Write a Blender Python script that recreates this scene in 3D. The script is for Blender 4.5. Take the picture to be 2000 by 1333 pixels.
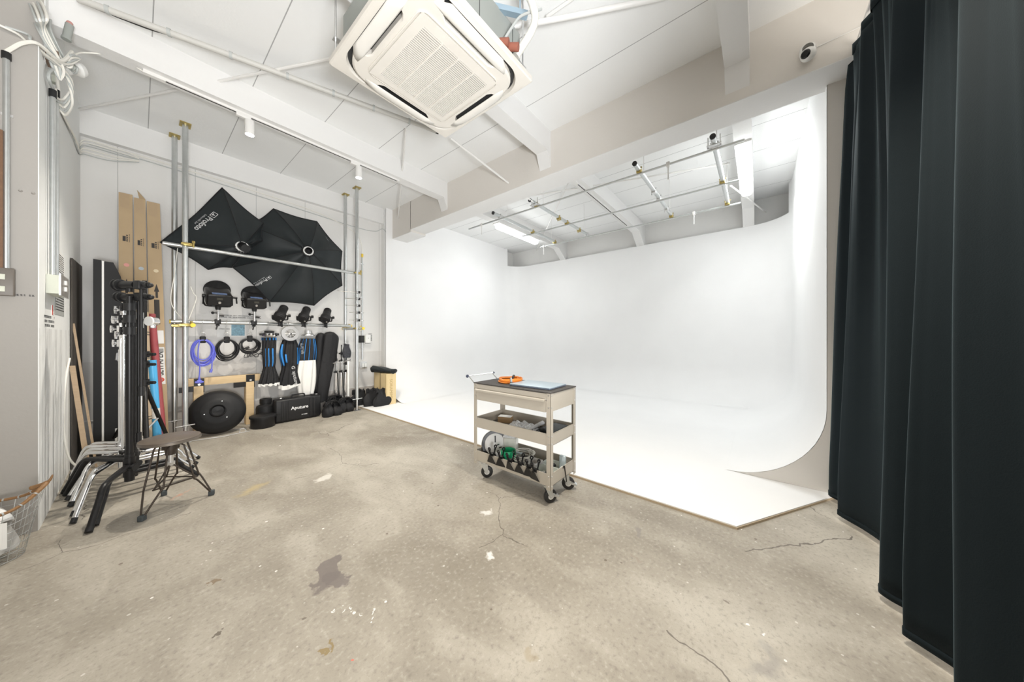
import bpy, bmesh, math, random
from mathutils import Vector, Matrix, Quaternion
from mathutils.bvhtree import BVHTree
random.seed(7)
PI = math.pi
for o in list(bpy.data.objects): bpy.data.objects.remove(o)
COL = bpy.context.scene.collection
SC = bpy.context.scene

# ------------------------------------------------------------ camera, light, exposure
YAW = math.radians(39.1); FPX = 592.0; CAMZ = 1.2; HOR = 657.0
cd = bpy.data.cameras.new('camera'); cam = bpy.data.objects.new('camera', cd); COL.objects.link(cam)
cd.sensor_width = 36; cd.lens = FPX * 36 / 2000; cd.shift_y = -(666.5 - HOR) / 2000; cd.clip_start = .02; cd.clip_end = 60
cam.location = (0, 0, CAMZ); cam.rotation_euler = (PI/2, 0, YAW - PI/2)
SC.camera = cam
w = bpy.data.worlds.new('world'); SC.world = w; w.use_nodes = True
w.node_tree.nodes['Background'].inputs[0].default_value = (1, .955, .89, 1)
w.node_tree.nodes['Background'].inputs[1].default_value = 0.55
SC.view_settings.view_transform = 'Standard'; SC.view_settings.look = 'None'
SC.view_settings.gamma = 1; SC.view_settings.use_curve_mapping = False
SC.view_settings.exposure = 1.1
FLUO = 7.0      # emission of the two fluorescent diffusers
FLUO_W = 10.5   # watts thrown down by each fluorescent fitting
SPOT = 82.0     # watts of a track head
FILL_AREAS = [  # added soft fills behind the camera, tilted up to brighten the ceiling
    ((-1.6, -2.9, 1.1), (PI/2+.75, 0, -.1), 3.2, 1.8, 10, (1, .96, .90)),
    ((1.0, -2.9, 1.1), (PI/2+.75, 0, 0), 2.6, 1.8, 45, (1, .95, .88)),
]
for loc, rot, sx, sy, en, c in FILL_AREAS:
    ld = bpy.data.lights.new('fill_area', 'AREA'); ld.shape = 'RECTANGLE'; ld.size = sx; ld.size_y = sy; ld.energy = en; ld.color = c
    lo = bpy.data.objects.new('fill_area', ld); lo.location = loc; lo.rotation_euler = rot; COL.objects.link(lo)

bl = bpy.data.lights.new('ceiling_fill', 'SPOT'); bl.energy = 320; bl.spot_size = math.radians(100); bl.spot_blend = 1.0; bl.shadow_soft_size = .35; bl.color = (.97, .985, 1)
bo = bpy.data.objects.new('ceiling_fill', bl); bo.location = (-.1, -1.2, .8); COL.objects.link(bo)     # added unseen spot that lifts the far ceiling and the rack wall
bo.rotation_euler = Vector((.35, 1.0, .62)).to_track_quat('-Z', 'Y').to_euler()

Fv = Vector((math.cos(YAW), math.sin(YAW), 0)); Rv = Vector((math.sin(YAW), -math.cos(YAW), 0)); Cv = Vector((0, 0, CAMZ))
def ray(u, v): return Fv + Rv * ((u - 1000) / FPX) + Vector((0, 0, (HOR - v) / FPX))
def on(u, v, ax, val):            # where the sight line through a pixel meets the plane x/y/z = val
    d = ray(u, v); return Cv + d * ((val - Cv[ax]) / d[ax])
def ax_(u, v, X): return on(u, v, 0, X)
def ay(u, v, Y): return on(u, v, 1, Y)
def az(u, v, Z=0): return on(u, v, 2, Z)

# ------------------------------------------------------------ materials
def nt(name):
    m = bpy.data.materials.new(name); m.use_nodes = True; t = m.node_tree
    return m, t, t.nodes['Principled BSDF']
def mat(name, col, rough=.6, metal=0, noise=.06, nscale=8, bump=0, bscale=60, **kw):
    m, t, b = nt(name)
    c = (*col, 1)
    b.inputs['Roughness'].default_value = rough; b.inputs['Metallic'].default_value = metal
    N = t.nodes.new; L = t.links.new
    tc = N('ShaderNodeTexCoord')
    if noise:
        n = N('ShaderNodeTexNoise'); n.inputs['Scale'].default_value = nscale; n.inputs['Detail'].default_value = 4
        L(tc.outputs['Object'], n.inputs['Vector'])
        mx = N('ShaderNodeMix'); mx.data_type = 'RGBA'
        mx.inputs[6].default_value = tuple(x * (1 - noise) for x in col) + (1,); mx.inputs[7].default_value = tuple(min(1, x * (1 + noise)) for x in col) + (1,)
        L(n.outputs[0], mx.inputs[0]); L(mx.outputs[2], b.inputs['Base Color'])
    else: b.inputs['Base Color'].default_value = c
    if bump:
        n2 = N('ShaderNodeTexNoise'); n2.inputs['Scale'].default_value = bscale; n2.inputs['Detail'].default_value = 5
        L(tc.outputs['Object'], n2.inputs['Vector'])
        bp = N('ShaderNodeBump'); bp.inputs['Strength'].default_value = bump; bp.inputs['Distance'].default_value = .01
        L(n2.outputs[0], bp.inputs['Height']); L(bp.outputs[0], b.inputs['Normal'])
    for k, v in kw.items(): b.inputs[k.replace('_', ' ')].default_value = v
    return m
def emis(name, col, s):
    m, t, b = nt(name); b.inputs['Base Color'].default_value = (*col, 1)
    b.inputs['Emission Color'].default_value = (*col, 1); b.inputs['Emission Strength'].default_value = s
    return m
def wood(name, c1, c2, scale=(1, 1, 12), rough=.6):
    m, t, b = nt(name); N = t.nodes.new; L = t.links.new
    tc = N('ShaderNodeTexCoord'); mp = N('ShaderNodeMapping'); mp.inputs['Scale'].default_value = scale
    n = N('ShaderNodeTexNoise'); n.inputs['Scale'].default_value = 6; n.inputs['Detail'].default_value = 6; n.inputs['Distortion'].default_value = .6
    mx = N('ShaderNodeMix'); mx.data_type = 'RGBA'; mx.inputs[6].default_value = (*c1, 1); mx.inputs[7].default_value = (*c2, 1)
    L(tc.outputs['Object'], mp.inputs[0]); L(mp.outputs[0], n.inputs['Vector']); L(n.outputs[0], mx.inputs[0]); L(mx.outputs[2], b.inputs['Base Color'])
    b.inputs['Roughness'].default_value = rough
    return m
def paint(name, col, seams=None, stripes=0, bump=.12, rough=.85, lower=None):
    """painted wall: faint mottling, optional seams in world X, optional lower raw-painted band"""
    m, t, b = nt(name); N = t.nodes.new; L = t.links.new
    geo = N('ShaderNodeNewGeometry'); sep = N('ShaderNodeSeparateXYZ'); L(geo.outputs['Position'], sep.inputs[0])
    n = N('ShaderNodeTexNoise'); n.inputs['Scale'].default_value = 1.7; n.inputs['Detail'].default_value = 6; L(geo.outputs['Position'], n.inputs['Vector'])
    mx = N('ShaderNodeMix'); mx.data_type = 'RGBA'
    mx.inputs[6].default_value = tuple(x * .93 for x in col) + (1,); mx.inputs[7].default_value = (*col, 1); L(n.outputs[0], mx.inputs[0])
    out = mx.outputs[2]
    def M(op, a, b_=None):
        q = N('ShaderNodeMath'); q.operation = op
        for i, x in enumerate((a, b_)):
            if x is None: continue
            if isinstance(x, (int, float)): q.inputs[i].default_value = x
            else: L(x, q.inputs[i])
        return q.outputs[0]
    def darken(out, mask, c):
        mm = N('ShaderNodeMix'); mm.data_type = 'RGBA'; L(mask, mm.inputs[0]); L(out, mm.inputs[6]); mm.inputs[7].default_value = (*c, 1); return mm.outputs[2]
    if seams:
        off, pitch, wd, c = seams
        fr = M('FRACT', M('DIVIDE', M('SUBTRACT', sep.outputs[0], off), pitch))
        out = darken(out, M('LESS_THAN', fr, wd / pitch), c)
    if lower:
        zt, c = lower
        n3 = N('ShaderNodeTexNoise'); n3.inputs['Scale'].default_value = 3; n3.inputs['Detail'].default_value = 8; L(geo.outputs['Position'], n3.inputs['Vector'])
        out = darken(out, M('MULTIPLY', M('LESS_THAN', sep.outputs[2], zt), M('MULTIPLY', n3.outputs[0], .75)), c)
    if stripes:
        n4 = N('ShaderNodeTexNoise'); n4.inputs['Scale'].default_value = 1; n4.inputs['Detail'].default_value = 3
        mp = N('ShaderNodeMapping'); mp.inputs['Scale'].default_value = (1, 14, .6); L(geo.outputs['Position'], mp.inputs[0]); L(mp.outputs[0], n4.inputs['Vector'])
        mask = M('MULTIPLY', M('LESS_THAN', sep.outputs[2], 1.25), M('MULTIPLY', M('GREATER_THAN', n4.outputs[0], .54), stripes))
        out = darken(out, mask, (.5, .5, .49))
    L(out, b.inputs['Base Color']); b.inputs['Roughness'].default_value = rough
    n2 = N('ShaderNodeTexNoise'); n2.inputs['Scale'].default_value = 45; n2.inputs['Detail'].default_value = 5; L(geo.outputs['Position'], n2.inputs['Vector'])
    bp = N('ShaderNodeBump'); bp.inputs['Strength'].default_value = bump; bp.inputs['Distance'].default_value = .01; L(n2.outputs[0], bp.inputs['Height']); L(bp.outputs[0], b.inputs['Normal'])
    return m

def floor_material():
    m, t, b = nt('concrete_floor'); N = t.nodes.new; L = t.links.new
    geo = N('ShaderNodeNewGeometry'); P = geo.outputs['Position']
    def M(op, a, b_=None, c=None):
        q = N('ShaderNodeMath'); q.operation = op
        for i, x in enumerate((a, b_, c)):
            if x is None: continue
            if isinstance(x, (int, float)): q.inputs[i].default_value = x
            else: L(x, q.inputs[i])
        return q.outputs[0]
    def noise(s, d=5, dist=0, sc=(1, 1, 1), rot=0):
        mp = N('ShaderNodeMapping'); mp.inputs['Scale'].default_value = sc; mp.inputs['Rotation'].default_value = (0, 0, rot); L(P, mp.inputs[0])
        n = N('ShaderNodeTexNoise'); n.inputs['Scale'].default_value = s; n.inputs['Detail'].default_value = d; n.inputs['Distortion'].default_value = dist
        L(mp.outputs[0], n.inputs['Vector']); return n
    def ramp(v, a, b2):
        r = N('ShaderNodeMapRange'); r.inputs[1].default_value = a; r.inputs[2].default_value = b2; L(v, r.inputs[0]); return r.outputs[0]
    def mix(a, c, f):
        mm = N('ShaderNodeMix'); mm.data_type = 'RGBA'; L(f, mm.inputs[0])
        if isinstance(a, tuple): mm.inputs[6].default_value = (*a, 1)
        else: L(a, mm.inputs[6])
        mm.inputs[7].default_value = (*c, 1); return mm.outputs[2]
    big = noise(1.1, 7, .5).outputs[0]; mid = noise(4.5, 8, .8, (1, .55, 1), .5).outputs[0]; fine = noise(52, 8).outputs[0]; grain = noise(160, 3).outputs[0]
    col = mix((.25, .22, .175), (.50, .462, .395), ramp(big, .30, .70))
    col = mix(col, (.24, .212, .175), M('MULTIPLY', ramp(mid, .50, .78), .6))
    col = mix(col, (.58, .54, .47), M('MULTIPLY', ramp(mid, .46, .20), .55))
    col = mix(col, (.54, .50, .45), M('MULTIPLY', ramp(fine, .55, .74), .5))
    col = mix(col, (.17, .15, .13), M('MULTIPLY', ramp(fine, .45, .27), .48))
    col = mix(col, (.22, .20, .17), M('MULTIPLY', ramp(grain, .42, .30), .35))
    # hairline cracks
    vm = noise(3.0, 4); vadd = N('ShaderNodeVectorMath'); vadd.operation = 'MULTIPLY_ADD'; L(vm.outputs['Color'], vadd.inputs[0]); vadd.inputs[1].default_value = (.3, .3, 0); L(P, vadd.inputs[2])
    vo = N('ShaderNodeTexVoronoi'); vo.feature = 'DISTANCE_TO_EDGE'; vo.inputs['Scale'].default_value = .55; L(vadd.outputs[0], vo.inputs['Vector'])
    crack = M('MULTIPLY', M('LESS_THAN', vo.outputs['Distance'], .0011), M('GREATER_THAN', noise(1.3, 2).outputs[0], .51))
    col = mix(col, (.10, .085, .07), M('MULTIPLY', crack, .75))
    # random specks of paint and dirt
    for s, thr, c, k, seed in ((9, .045, (.90, .88, .84), .8, .3), (7, .04, (.15, .12, .09), .8, 1.7), (15, .06, (.85, .83, .78), .45, 3.1)):
        mp = N('ShaderNodeMapping'); mp.inputs['Location'].default_value = (seed, seed * 2, 0); L(P, mp.inputs[0])
        v = N('ShaderNodeTexVoronoi'); v.inputs['Scale'].default_value = s; L(mp.outputs[0], v.inputs['Vector'])
        sp = M('MULTIPLY', M('LESS_THAN', v.outputs['Distance'], M('MULTIPLY', noise(20, 2).outputs[0], thr * 2.4)), M('GREATER_THAN', noise(1.9 + seed, 3).outputs[0], .52))
        col = mix(col, c, M('MULTIPLY', sp, k))
    # stains seen in the photograph, at their places on the floor
    wn = noise(14, 6); wa = N('ShaderNodeVectorMath'); wa.operation = 'MULTIPLY_ADD'; L(wn.outputs['Color'], wa.inputs[0]); wa.inputs[1].default_value = (.16, .16, 0); L(P, wa.inputs[2])
    def stain(u, v, rx, ry, rot, c, k, soft=.35):
        nonlocal col
        p = az(u, v)
        mp = N('ShaderNodeMapping'); mp.vector_type = 'TEXTURE'; mp.inputs['Location'].default_value = (p.x + .08, p.y + .08, 0); mp.inputs['Rotation'].default_value = (0, 0, rot); mp.inputs['Scale'].default_value = (rx, ry, 1)
        L(wa.outputs[0], mp.inputs[0])
        ln = N('ShaderNodeVectorMath'); ln.operation = 'LENGTH'; L(mp.outputs[0], ln.inputs[0])
        r = ramp(ln.outputs['Value'], 1, 1 - soft)
        col = mix(col, c, M('MULTIPLY', r, k))
    stain(640, 1122, .13, .05, 1.0, (.16, .135, .125), .85, .15); stain(655, 1132, .05, .08, .2, (.16, .135, .125), .85, .15)
    stain(632, 934, .085, .05, .3, (.80, .77, .71), .7); stain(495, 955, .16, .06, .5, (.55, .42, .18), .5, .7)
    stain(355, 966, .12, .012, .75, (.6, .25, .15), .5, .6); stain(950, 1003, .05, .04, 0, (.9, .88, .85), .75, .4)
    stain(956, 1086, .03, .04, .4, (.9, .88, .85), .75, .4); stain(730, 1213, .011, .007, 0, (.95, .95, .93), .95, .1); stain(726, 1205, .006, .006, 0, (.95, .95, .93), .95, .1)
    for (u, v) in ((675, 1184), (656, 1191), (672, 1197), (690, 1195), (702, 1197), (722, 1193), (593, 1176)): stain(u, v, .006, .004, 0, (.85, .85, .83), .8, .1)
    stain(414, 1140, .016, .012, 0, (.2, .14, .08), .8, .2); stain(421, 1238, .015, .01, 0, (.1, .08, .06), .85, .2); stain(596, 1210, .01, .01, 0, (.14, .11, .09), .8, .2)
    stain(632, 1267, .014, .01, 0, (.26, .19, .08), .9, .2); stain(645, 1266, .02, .01, .4, (.26, .19, .08), .9, .2); stain(695, 1285, .008, .006, 0, (.7, .15, .1), .9, .2)
    stain(1252, 1042, .05, .03, .3, (.25, .23, .21), .6, .3); stain(1500, 1285, .05, .06, .5, (.3, .28, .26), .6, .6); stain(1492, 1310, .05, .08, .5, (.28, .26, .24), .65, .6)
    stain(1500, 1262, .04, .04, .5, (.36, .34, .31), .6, .6); stain(1247, 1095, .015, .02, 0, (.3, .25, .2), .6, .3); stain(1418, 1173, .012, .02, 0, (.2, .17, .14), .8, .2)
    stain(1455, 1219, .015, .012, 0, (.95, .94, .92), .8, .3); stain(1490, 1235, .01, .01, 0, (.95, .94, .92), .8, .3); stain(1036, 1280, .03, .03, 0, (.35, .28, .18), .5, .6)
    L(col, b.inputs['Base Color'])
    rr = N('ShaderNodeMapRange'); rr.inputs[3].default_value = .42; rr.inputs[4].default_value = .72; L(mid, rr.inputs[0]); L(rr.outputs[0], b.inputs['Roughness'])
    hb = M('ADD', M('MULTIPLY', fine, .5), M('MULTIPLY', grain, .3)); hb = M('SUBTRACT', hb, M('MULTIPLY', crack, 1.5))
    bp = N('ShaderNodeBump'); bp.inputs['Strength'].default_value = .18; bp.inputs['Distance'].default_value = .01; L(hb, bp.inputs['Height']); L(bp.outputs[0], b.inputs['Normal'])
    return m

WHITE = (.83, .825, .81)
M_ = dict(
    floor=floor_material(),
    wall=paint('white_wall_paint', WHITE), rack_wall=paint('rack_wall_paint', (.80, .79, .77), (-.153, .601, .006, (.5, .5, .49)), lower=(.92, (.56, .54, .515))),
    left_wall=paint('pillar_paint', (.88, .89, .88), stripes=.35), grey_wall=paint('grey_wall_paint', (.42, .40, .375)),
    ceiling=paint('ceiling_paint', (.90, .905, .90), (.063, .623, .007, (.42, .42, .42))), beam=paint('beam_paint', (.83, .825, .815)),
    big_beam=paint('big_beam_paint', (.76, .725, .68)), cyc=paint('cyclorama_paint', (.925, .925, .925), bump=.02), grey_end=paint('panel_paint', (.82, .79, .75)),
    white=mat('white_enamel', (.82, .81, .79), .4), whitem=mat('white_plastic', (.85, .85, .83), .35), cream=mat('cream_plastic', (.76, .725, .665), .42),
    cream_dark=mat('cream_shade', (.62, .58, .50), .5), acbody=mat('insulated_sheet', (.33, .35, .33), .6), dark=mat('dark_slot', (.03, .03, .03), .8),
    gap=mat('grille_gap', (.05, .05, .042), .8),
    galv=mat('galvanised_steel', (.62, .64, .64), .33, .85, .1, 25), chrome=mat('chrome', (.85, .85, .86), .12, 1, 0), steel=mat('brushed_steel', (.7, .7, .7), .3, .9),
    brass=mat('zinc_yellow_clamp', (.46, .36, .13), .35, .85, .25, 30), yellow=mat('yellow_rubber', (.85, .60, .06), .5), green=mat('green_plastic', (.05, .35, .12), .4),
    black=mat('black_paint', (.011, .0105, .011), .36, Specular_IOR_Level=.35), blackm=mat('matte_black', (.016, .016, .017), .55, Specular_IOR_Level=.3), blackp=mat('black_plastic', (.017, .017, .018), .42, Specular_IOR_Level=.35),
    fabric=mat('black_softbox_fabric', (.015, .020, .022), .5, 0, .15, 14, .25, 300, Specular_IOR_Level=.4), fabric2=mat('black_nylon', (.013, .013, .0145), .6, 0, .2, 20, .35, 120, Specular_IOR_Level=.35),
    curtain=None, blue=mat('blue_ribbon', (.03, .23, .62), .5), bluecable=mat('blue_cable', (.16, .18, .72), .4), bluetube=mat('blue_tube', (.09, .45, .82), .35),
    card=mat('cardboard', (.50, .37, .225), .75, 0, .08, 5), card_dark=mat('printed_black', (.045, .04, .038), .7), paper=mat('paper', (.86, .86, .84), .8), greyp=mat('grey_print', (.40, .41, .40), .7),
    red=mat('red_print', (.65, .09, .06), .6), pinkroll=mat('pink_roll', (.38, .08, .09), .35), kraft=mat('kraft_roll', (.55, .42, .29), .8), ltext=mat('white_ink', (.85, .85, .85), .6),
    text=mat('black_ink', (.06, .06, .06), .7), pine=wood('pine', (.78, .60, .36), (.62, .44, .24)), crate=wood('pale_crate_wood', (.82, .66, .38), (.72, .55, .29), (6, 6, 1)),
    plank=wood('raw_plank', (.50, .37, .24), (.36, .26, .17)), engrave=mat('burnt_engraving', (.50, .36, .15), .7),
    rust=mat('aged_steel', (.055, .042, .032), .45, .4, .2, 40), seat=wood('worn_grey_seat', (.15, .12, .095), (.095, .075, .06), (3, 18, 3), .4),
    rubber=mat('grey_rubber', (.05, .06, .065), .6), tyre=mat('black_tyre', (.02, .02, .02), .45), cart=mat('greige_enamel', (.50, .455, .385), .42, 0, .03),
    mat_=mat('charcoal_rubber_mat', (.075, .068, .064), .75), orange=mat('orange_cable', (.85, .26, .03), .4), laptop=mat('pale_blue_metal', (.44, .53, .60), .35, .2), laptop_base=mat('blue_grey_metal', (.16, .19, .25), .4, .4),
    plastic_bag=mat('clear_bag', (.80, .81, .82), .18, 0, .08, 30, .6, 40), tape_white=mat('white_tape', (.82, .81, .79), .6), gtape=mat('green_tape', (.02, .50, .22), .4), cable_w=mat('white_cable', (.84, .82, .76), .4),
    cable_g=mat('grey_cable', (.50, .52, .51), .5), copper=mat('terracotta_pipe', (.34, .12, .08), .6), strut=mat('blue_zinc_strut', (.42, .55, .66), .35, .7),
    wicker=mat('wicker', (.27, .145, .06), .55, 0, .3, 60, .4, 90), slipper=mat('grey_slipper_sole', (.42, .41, .39), .8), slipw=mat('white_slipper_upper', (.85, .85, .84), .7), ivory=mat('ivory_box', (.66, .68, .58), .5),
    switch=mat('steel_plate', (.15, .13, .11), .45), photo=mat('blue_photo', (.18, .33, .42), .4, 0, .8, 60), brown=wood('brown_door_frame', (.22, .12, .06), (.14, .07, .04)),
    diffw=mat('white_diffusion', (.85, .84, .81), .8, 0, .04, 12, .3, 30), knob=mat('blue_grey_knob', (.04, .05, .09), .3, .3), glass=mat('dark_lens', (.02, .02, .03), .08),
    flapw=mat('pale_cream_flap', (.80, .775, .725), .4), bulb=emis('lamp_face', (1, .96, .88), 30), fluo=emis('fluorescent_diffuser', (.97, 1, 1), FLUO), redtube=mat('tan_tape', (.45, .30, .16), .5), ply=mat('plywood_edge', (.50, .40, .28), .8),
)
def curtain_mat():
    m, t, b = nt('dark_teal_curtain'); N = t.nodes.new; L = t.links.new
    b.inputs['Base Color'].default_value = (.0050, .0105, .0135, 1); b.inputs['Roughness'].default_value = .85; b.inputs['Specular IOR Level'].default_value = .25
    b.inputs['Sheen Weight'].default_value = .09; b.inputs['Sheen Roughness'].default_value = .35; b.inputs['Sheen Tint'].default_value = (.55, .85, .95, 1)
    tc = N('ShaderNodeTexCoord'); n = N('ShaderNodeTexNoise'); n.inputs['Scale'].default_value = 260; L(tc.outputs['Object'], n.inputs['Vector'])
    bp = N('ShaderNodeBump'); bp.inputs['Strength'].default_value = .15; bp.inputs['Distance'].default_value = .003; L(n.outputs[0], bp.inputs['Height']); L(bp.outputs[0], b.inputs['Normal'])
    return m
M_['curtain'] = curtain_mat()

# ------------------------------------------------------------ mesh builder
def frame_of(d):
    d = d.normalized(); a = Vector((0, 0, 1)) if abs(d.z) < .9 else Vector((1, 0, 0))
    x = d.cross(a).normalized(); return x, d.cross(x).normalized()
def V(*a): return Vector(a)
class MB:
    def __init__(s): s.v = []; s.f = []
    def add(s, vs, fs):
        n = len(s.v); s.v += [Vector(p) for p in vs]; s.f += [tuple(i + n for i in f) for f in fs]; return s
    def box(s, x0, x1, y0, y1, z0, z1, ch=0):
        return s.obox((x0+x1)/2, (y0+y1)/2, (z0+z1)/2, abs(x1-x0), abs(y1-y0), abs(z1-z0), None, ch)
    def obox(s, cx, cy, cz, sx, sy, sz, R=None, ch=0):
        hx, hy, hz = sx/2, sy/2, sz/2; c = Vector((cx, cy, cz))
        if not ch:
            p = [Vector((i*hx, j*hy, k*hz)) for i in (-1, 1) for j in (-1, 1) for k in (-1, 1)]
            f = [(0, 1, 3, 2), (4, 6, 7, 5), (0, 4, 5, 1), (2, 3, 7, 6), (0, 2, 6, 4), (1, 5, 7, 3)]
        else:
            bm = bmesh.new(); bmesh.ops.create_cube(bm, size=1)
            for q in bm.verts: q.co = Vector((q.co.x*sx, q.co.y*sy, q.co.z*sz))
            bmesh.ops.bevel(bm, geom=bm.edges[:], offset=ch, segments=3, affect='EDGES', profile=.5)
            bm.verts.ensure_lookup_table(); bm.verts.index_update()
            p = [q.co.copy() for q in bm.verts]; f = [tuple(q.index for q in fc.verts) for fc in bm.faces]; bm.free()
        if R is not None: p = [R @ q for q in p]
        return s.add([q + c for q in p], f)
    def cyl(s, p, q, r, r2=None, n=16, cap=True):
        p, q = Vector(p), Vector(q); r2 = r if r2 is None else r2; x, y = frame_of(q - p)
        vs = []
        for c, rr in ((p, r), (q, r2)):
            vs += [c + (x*math.cos(2*PI*i/n) + y*math.sin(2*PI*i/n))*rr for i in range(n)]
        fs = [(i, (i+1) % n, n+(i+1) % n, n+i) for i in range(n)]
        if cap: fs += [tuple(range(n-1, -1, -1)), tuple(range(n, 2*n))]
        return s.add(vs, fs)
    def tube(s, pts, r, n=8, closed=False, flat=1.0):
        pts = [Vector(p) for p in pts]; m = len(pts); rr = r if isinstance(r, (list, tuple)) else [r]*m
        t0 = (pts[1] - pts[0]).normalized(); x, _ = frame_of(t0); vs = []
        for i in range(m):
            a = pts[(i-1) % m] if (closed or i) else pts[i]; b = pts[(i+1) % m] if (closed or i < m-1) else pts[i]
            t = (b - a)
            t = t.normalized() if t.length > 1e-9 else t0
            x = x - t * x.dot(t)
            if x.length < 1e-6: x, _ = frame_of(t)
            x.normalize(); y = t.cross(x)
            vs += [pts[i] + (x*math.cos(2*PI*k/n)*flat + y*math.sin(2*PI*k/n))*rr[i] for k in range(n)]
        fs = []
        for i in range(m if closed else m-1):
            j = (i+1) % m
            fs += [(i*n+k, i*n+(k+1) % n, j*n+(k+1) % n, j*n+k) for k in range(n)]
        if not closed: fs += [tuple(range(n-1, -1, -1)), tuple(range((m-1)*n, m*n))]
        return s.add(vs, fs)
    def lathe(s, prof, o=(0, 0, 0), axis=(0, 0, 1), n=32, cap=True, wob=None, arc=None):
        o = Vector(o); a = Vector(axis).normalized(); x, y = frame_of(a); vs = []
        for r, h in prof:
            for i in range(n):
                th = 2*PI*i/n; q = r * (wob(th, h) if wob else 1)
                vs.append(o + a*h + (x*math.cos(th) + y*math.sin(th))*q)
        m = len(prof); fs = []
        for j in range(m-1): fs += [(j*n+i, j*n+(i+1) % n, (j+1)*n+(i+1) % n, (j+1)*n+i) for i in range(n)]
        if cap: fs += [tuple(range(n-1, -1, -1)), tuple(range((m-1)*n, m*n))]
        return s.add(vs, fs)
    def prism(s, poly, d):
        n = len(poly); d = Vector(d); p = [Vector(q) for q in poly]
        return s.add(p + [q + d for q in p], [tuple(range(n-1, -1, -1)), tuple(range(n, 2*n))] + [(i, (i+1) % n, n+(i+1) % n, n+i) for i in range(n)])
    def grid(s, rows, closed=False):
        m = len(rows); n = len(rows[0]); vs = [p for r in rows for p in r]; fs = []
        for j in range(m-1):
            for i in range(n if closed else n-1):
                k = (i+1) % n; fs.append((j*n+i, j*n+k, (j+1)*n+k, (j+1)*n+i))
        return s.add(vs, fs)
    def sphere(s, c, r, n=12, sc=(1, 1, 1)):
        rows = []
        for j in range(1, n):
            ph = PI*j/n; rows.append((math.sin(ph), -math.cos(ph)))
        c = Vector(c); vs = [c + Vector((0, 0, -r*sc[2]))]
        for sr, h in rows: vs += [c + Vector((sr*math.cos(2*PI*i/n)*r*sc[0], sr*math.sin(2*PI*i/n)*r*sc[1], h*r*sc[2])) for i in range(n)]
        vs.append(c + Vector((0, 0, r*sc[2]))); fs = [(0, 1+(i+1) % n, 1+i) for i in range(n)]
        for j in range(len(rows)-1): fs += [(1+j*n+i, 1+j*n+(i+1) % n, 1+(j+1)*n+(i+1) % n, 1+(j+1)*n+i) for i in range(n)]
        e = len(vs)-1; b0 = 1+(len(rows)-1)*n; fs += [(b0+i, b0+(i+1) % n, e) for i in range(n)]
        return s.add(vs, fs)
    def merge(s, o): return s.add(o.v, o.f)
    def xf(s, Mx): s.v = [Mx @ p for p in s.v]; return s
    def bounds(s):
        return [min(p[i] for p in s.v) for i in range(3)], [max(p[i] for p in s.v) for i in range(3)]
    def build(s, name, m, parent=None, smooth=True, ang=38, solid=0, world=True):
        me = bpy.data.meshes.new(name); base = Vector((0, 0, 0))
        if parent is None and s.v:
            lo, hi = s.bounds(); base = Vector(((lo[0]+hi[0])/2, (lo[1]+hi[1])/2, lo[2]))
        elif parent is not None and world: base = WL(parent)
        me.from_pydata([p - base for p in s.v], [], s.f)
        bm = bmesh.new(); bm.from_mesh(me); bmesh.ops.recalc_face_normals(bm, faces=bm.faces); bm.to_mesh(me); bm.free()
        me.materials.append(M_[m] if isinstance(m, str) else m)
        if smooth:
            me.polygons.foreach_set('use_smooth', [True]*len(me.polygons)); me.set_sharp_from_angle(angle=math.radians(ang))
        me.update()
        o = bpy.data.objects.new(name, me); COL.objects.link(o)
        if parent is not None: o.parent = parent
        else: o.location = base
        if solid:
            md = o.modifiers.new('thickness', 'SOLIDIFY'); md.thickness = solid; md.offset = 0
        return o
def WL(o):
    p = Vector((0, 0, 0))
    while o is not None: p += o.location; o = o.parent
    return p
def tag(o, label=None, cat=None, group=None, kind=None):
    if label: o['label'] = label
    if cat: o['category'] = cat
    if group: o['group'] = group
    if kind: o['kind'] = kind
    return o
def thing(name, label, cat, loc, group=None):
    o = bpy.data.objects.new(name, None); COL.objects.link(o); o.location = loc; o.empty_display_size = .05
    return tag(o, label, cat, group)
def struct(o): o['kind'] = 'structure'; return o
def copy_tree(o, loc=None, rot=None, parent=None):
    c = o.copy(); COL.objects.link(c); c.parent = parent
    if loc is not None: c.location = loc
    if rot is not None: c.rotation_euler = rot
    for ch in list(o.children): copy_tree(ch, None, None, c)
    return c
def sm(pts, k=6, closed=False):
    pts = [Vector(p) for p in pts]; n = len(pts); out = []
    for i in range(n if closed else n-1):
        p0 = pts[(i-1) % n] if (closed or i) else pts[i]; p1 = pts[i]; p2 = pts[(i+1) % n]; p3 = pts[(i+2) % n] if (closed or i+2 < n) else p2
        for j in range(k):
            t = j/k; out.append(.5*((2*p1) + (-p0+p2)*t + (2*p0-5*p1+4*p2-p3)*t*t + (-p0+3*p1-3*p2+p3)*t*t*t))
    if not closed: out.append(pts[-1])
    return out
def text_mb(txt, size, o, right, up, depth=.0012, bold=False, align='LEFT'):
    cu = bpy.data.curves.new('txt', 'FONT'); cu.body = txt; cu.size = size; cu.align_x = align; cu.extrude = depth/2; cu.resolution_u = 3
    if bold: cu.offset = size*.022
    ob = bpy.data.objects.new('txt', cu); COL.objects.link(ob); dg = bpy.context.evaluated_depsgraph_get(); dg.update()
    me = bpy.data.meshes.new_from_object(ob.evaluated_get(dg)); mb = MB(); r = Vector(right).normalized(); u = Vector(up).normalized(); n = r.cross(u)
    mb.add([Vector(o) + r*p.co.x + u*p.co.y + n*p.co.z for p in me.vertices], [tuple(p.vertices) for p in me.polygons])
    bpy.data.meshes.remove(me); bpy.data.objects.remove(ob); bpy.data.curves.remove(cu)
    return mb
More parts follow.
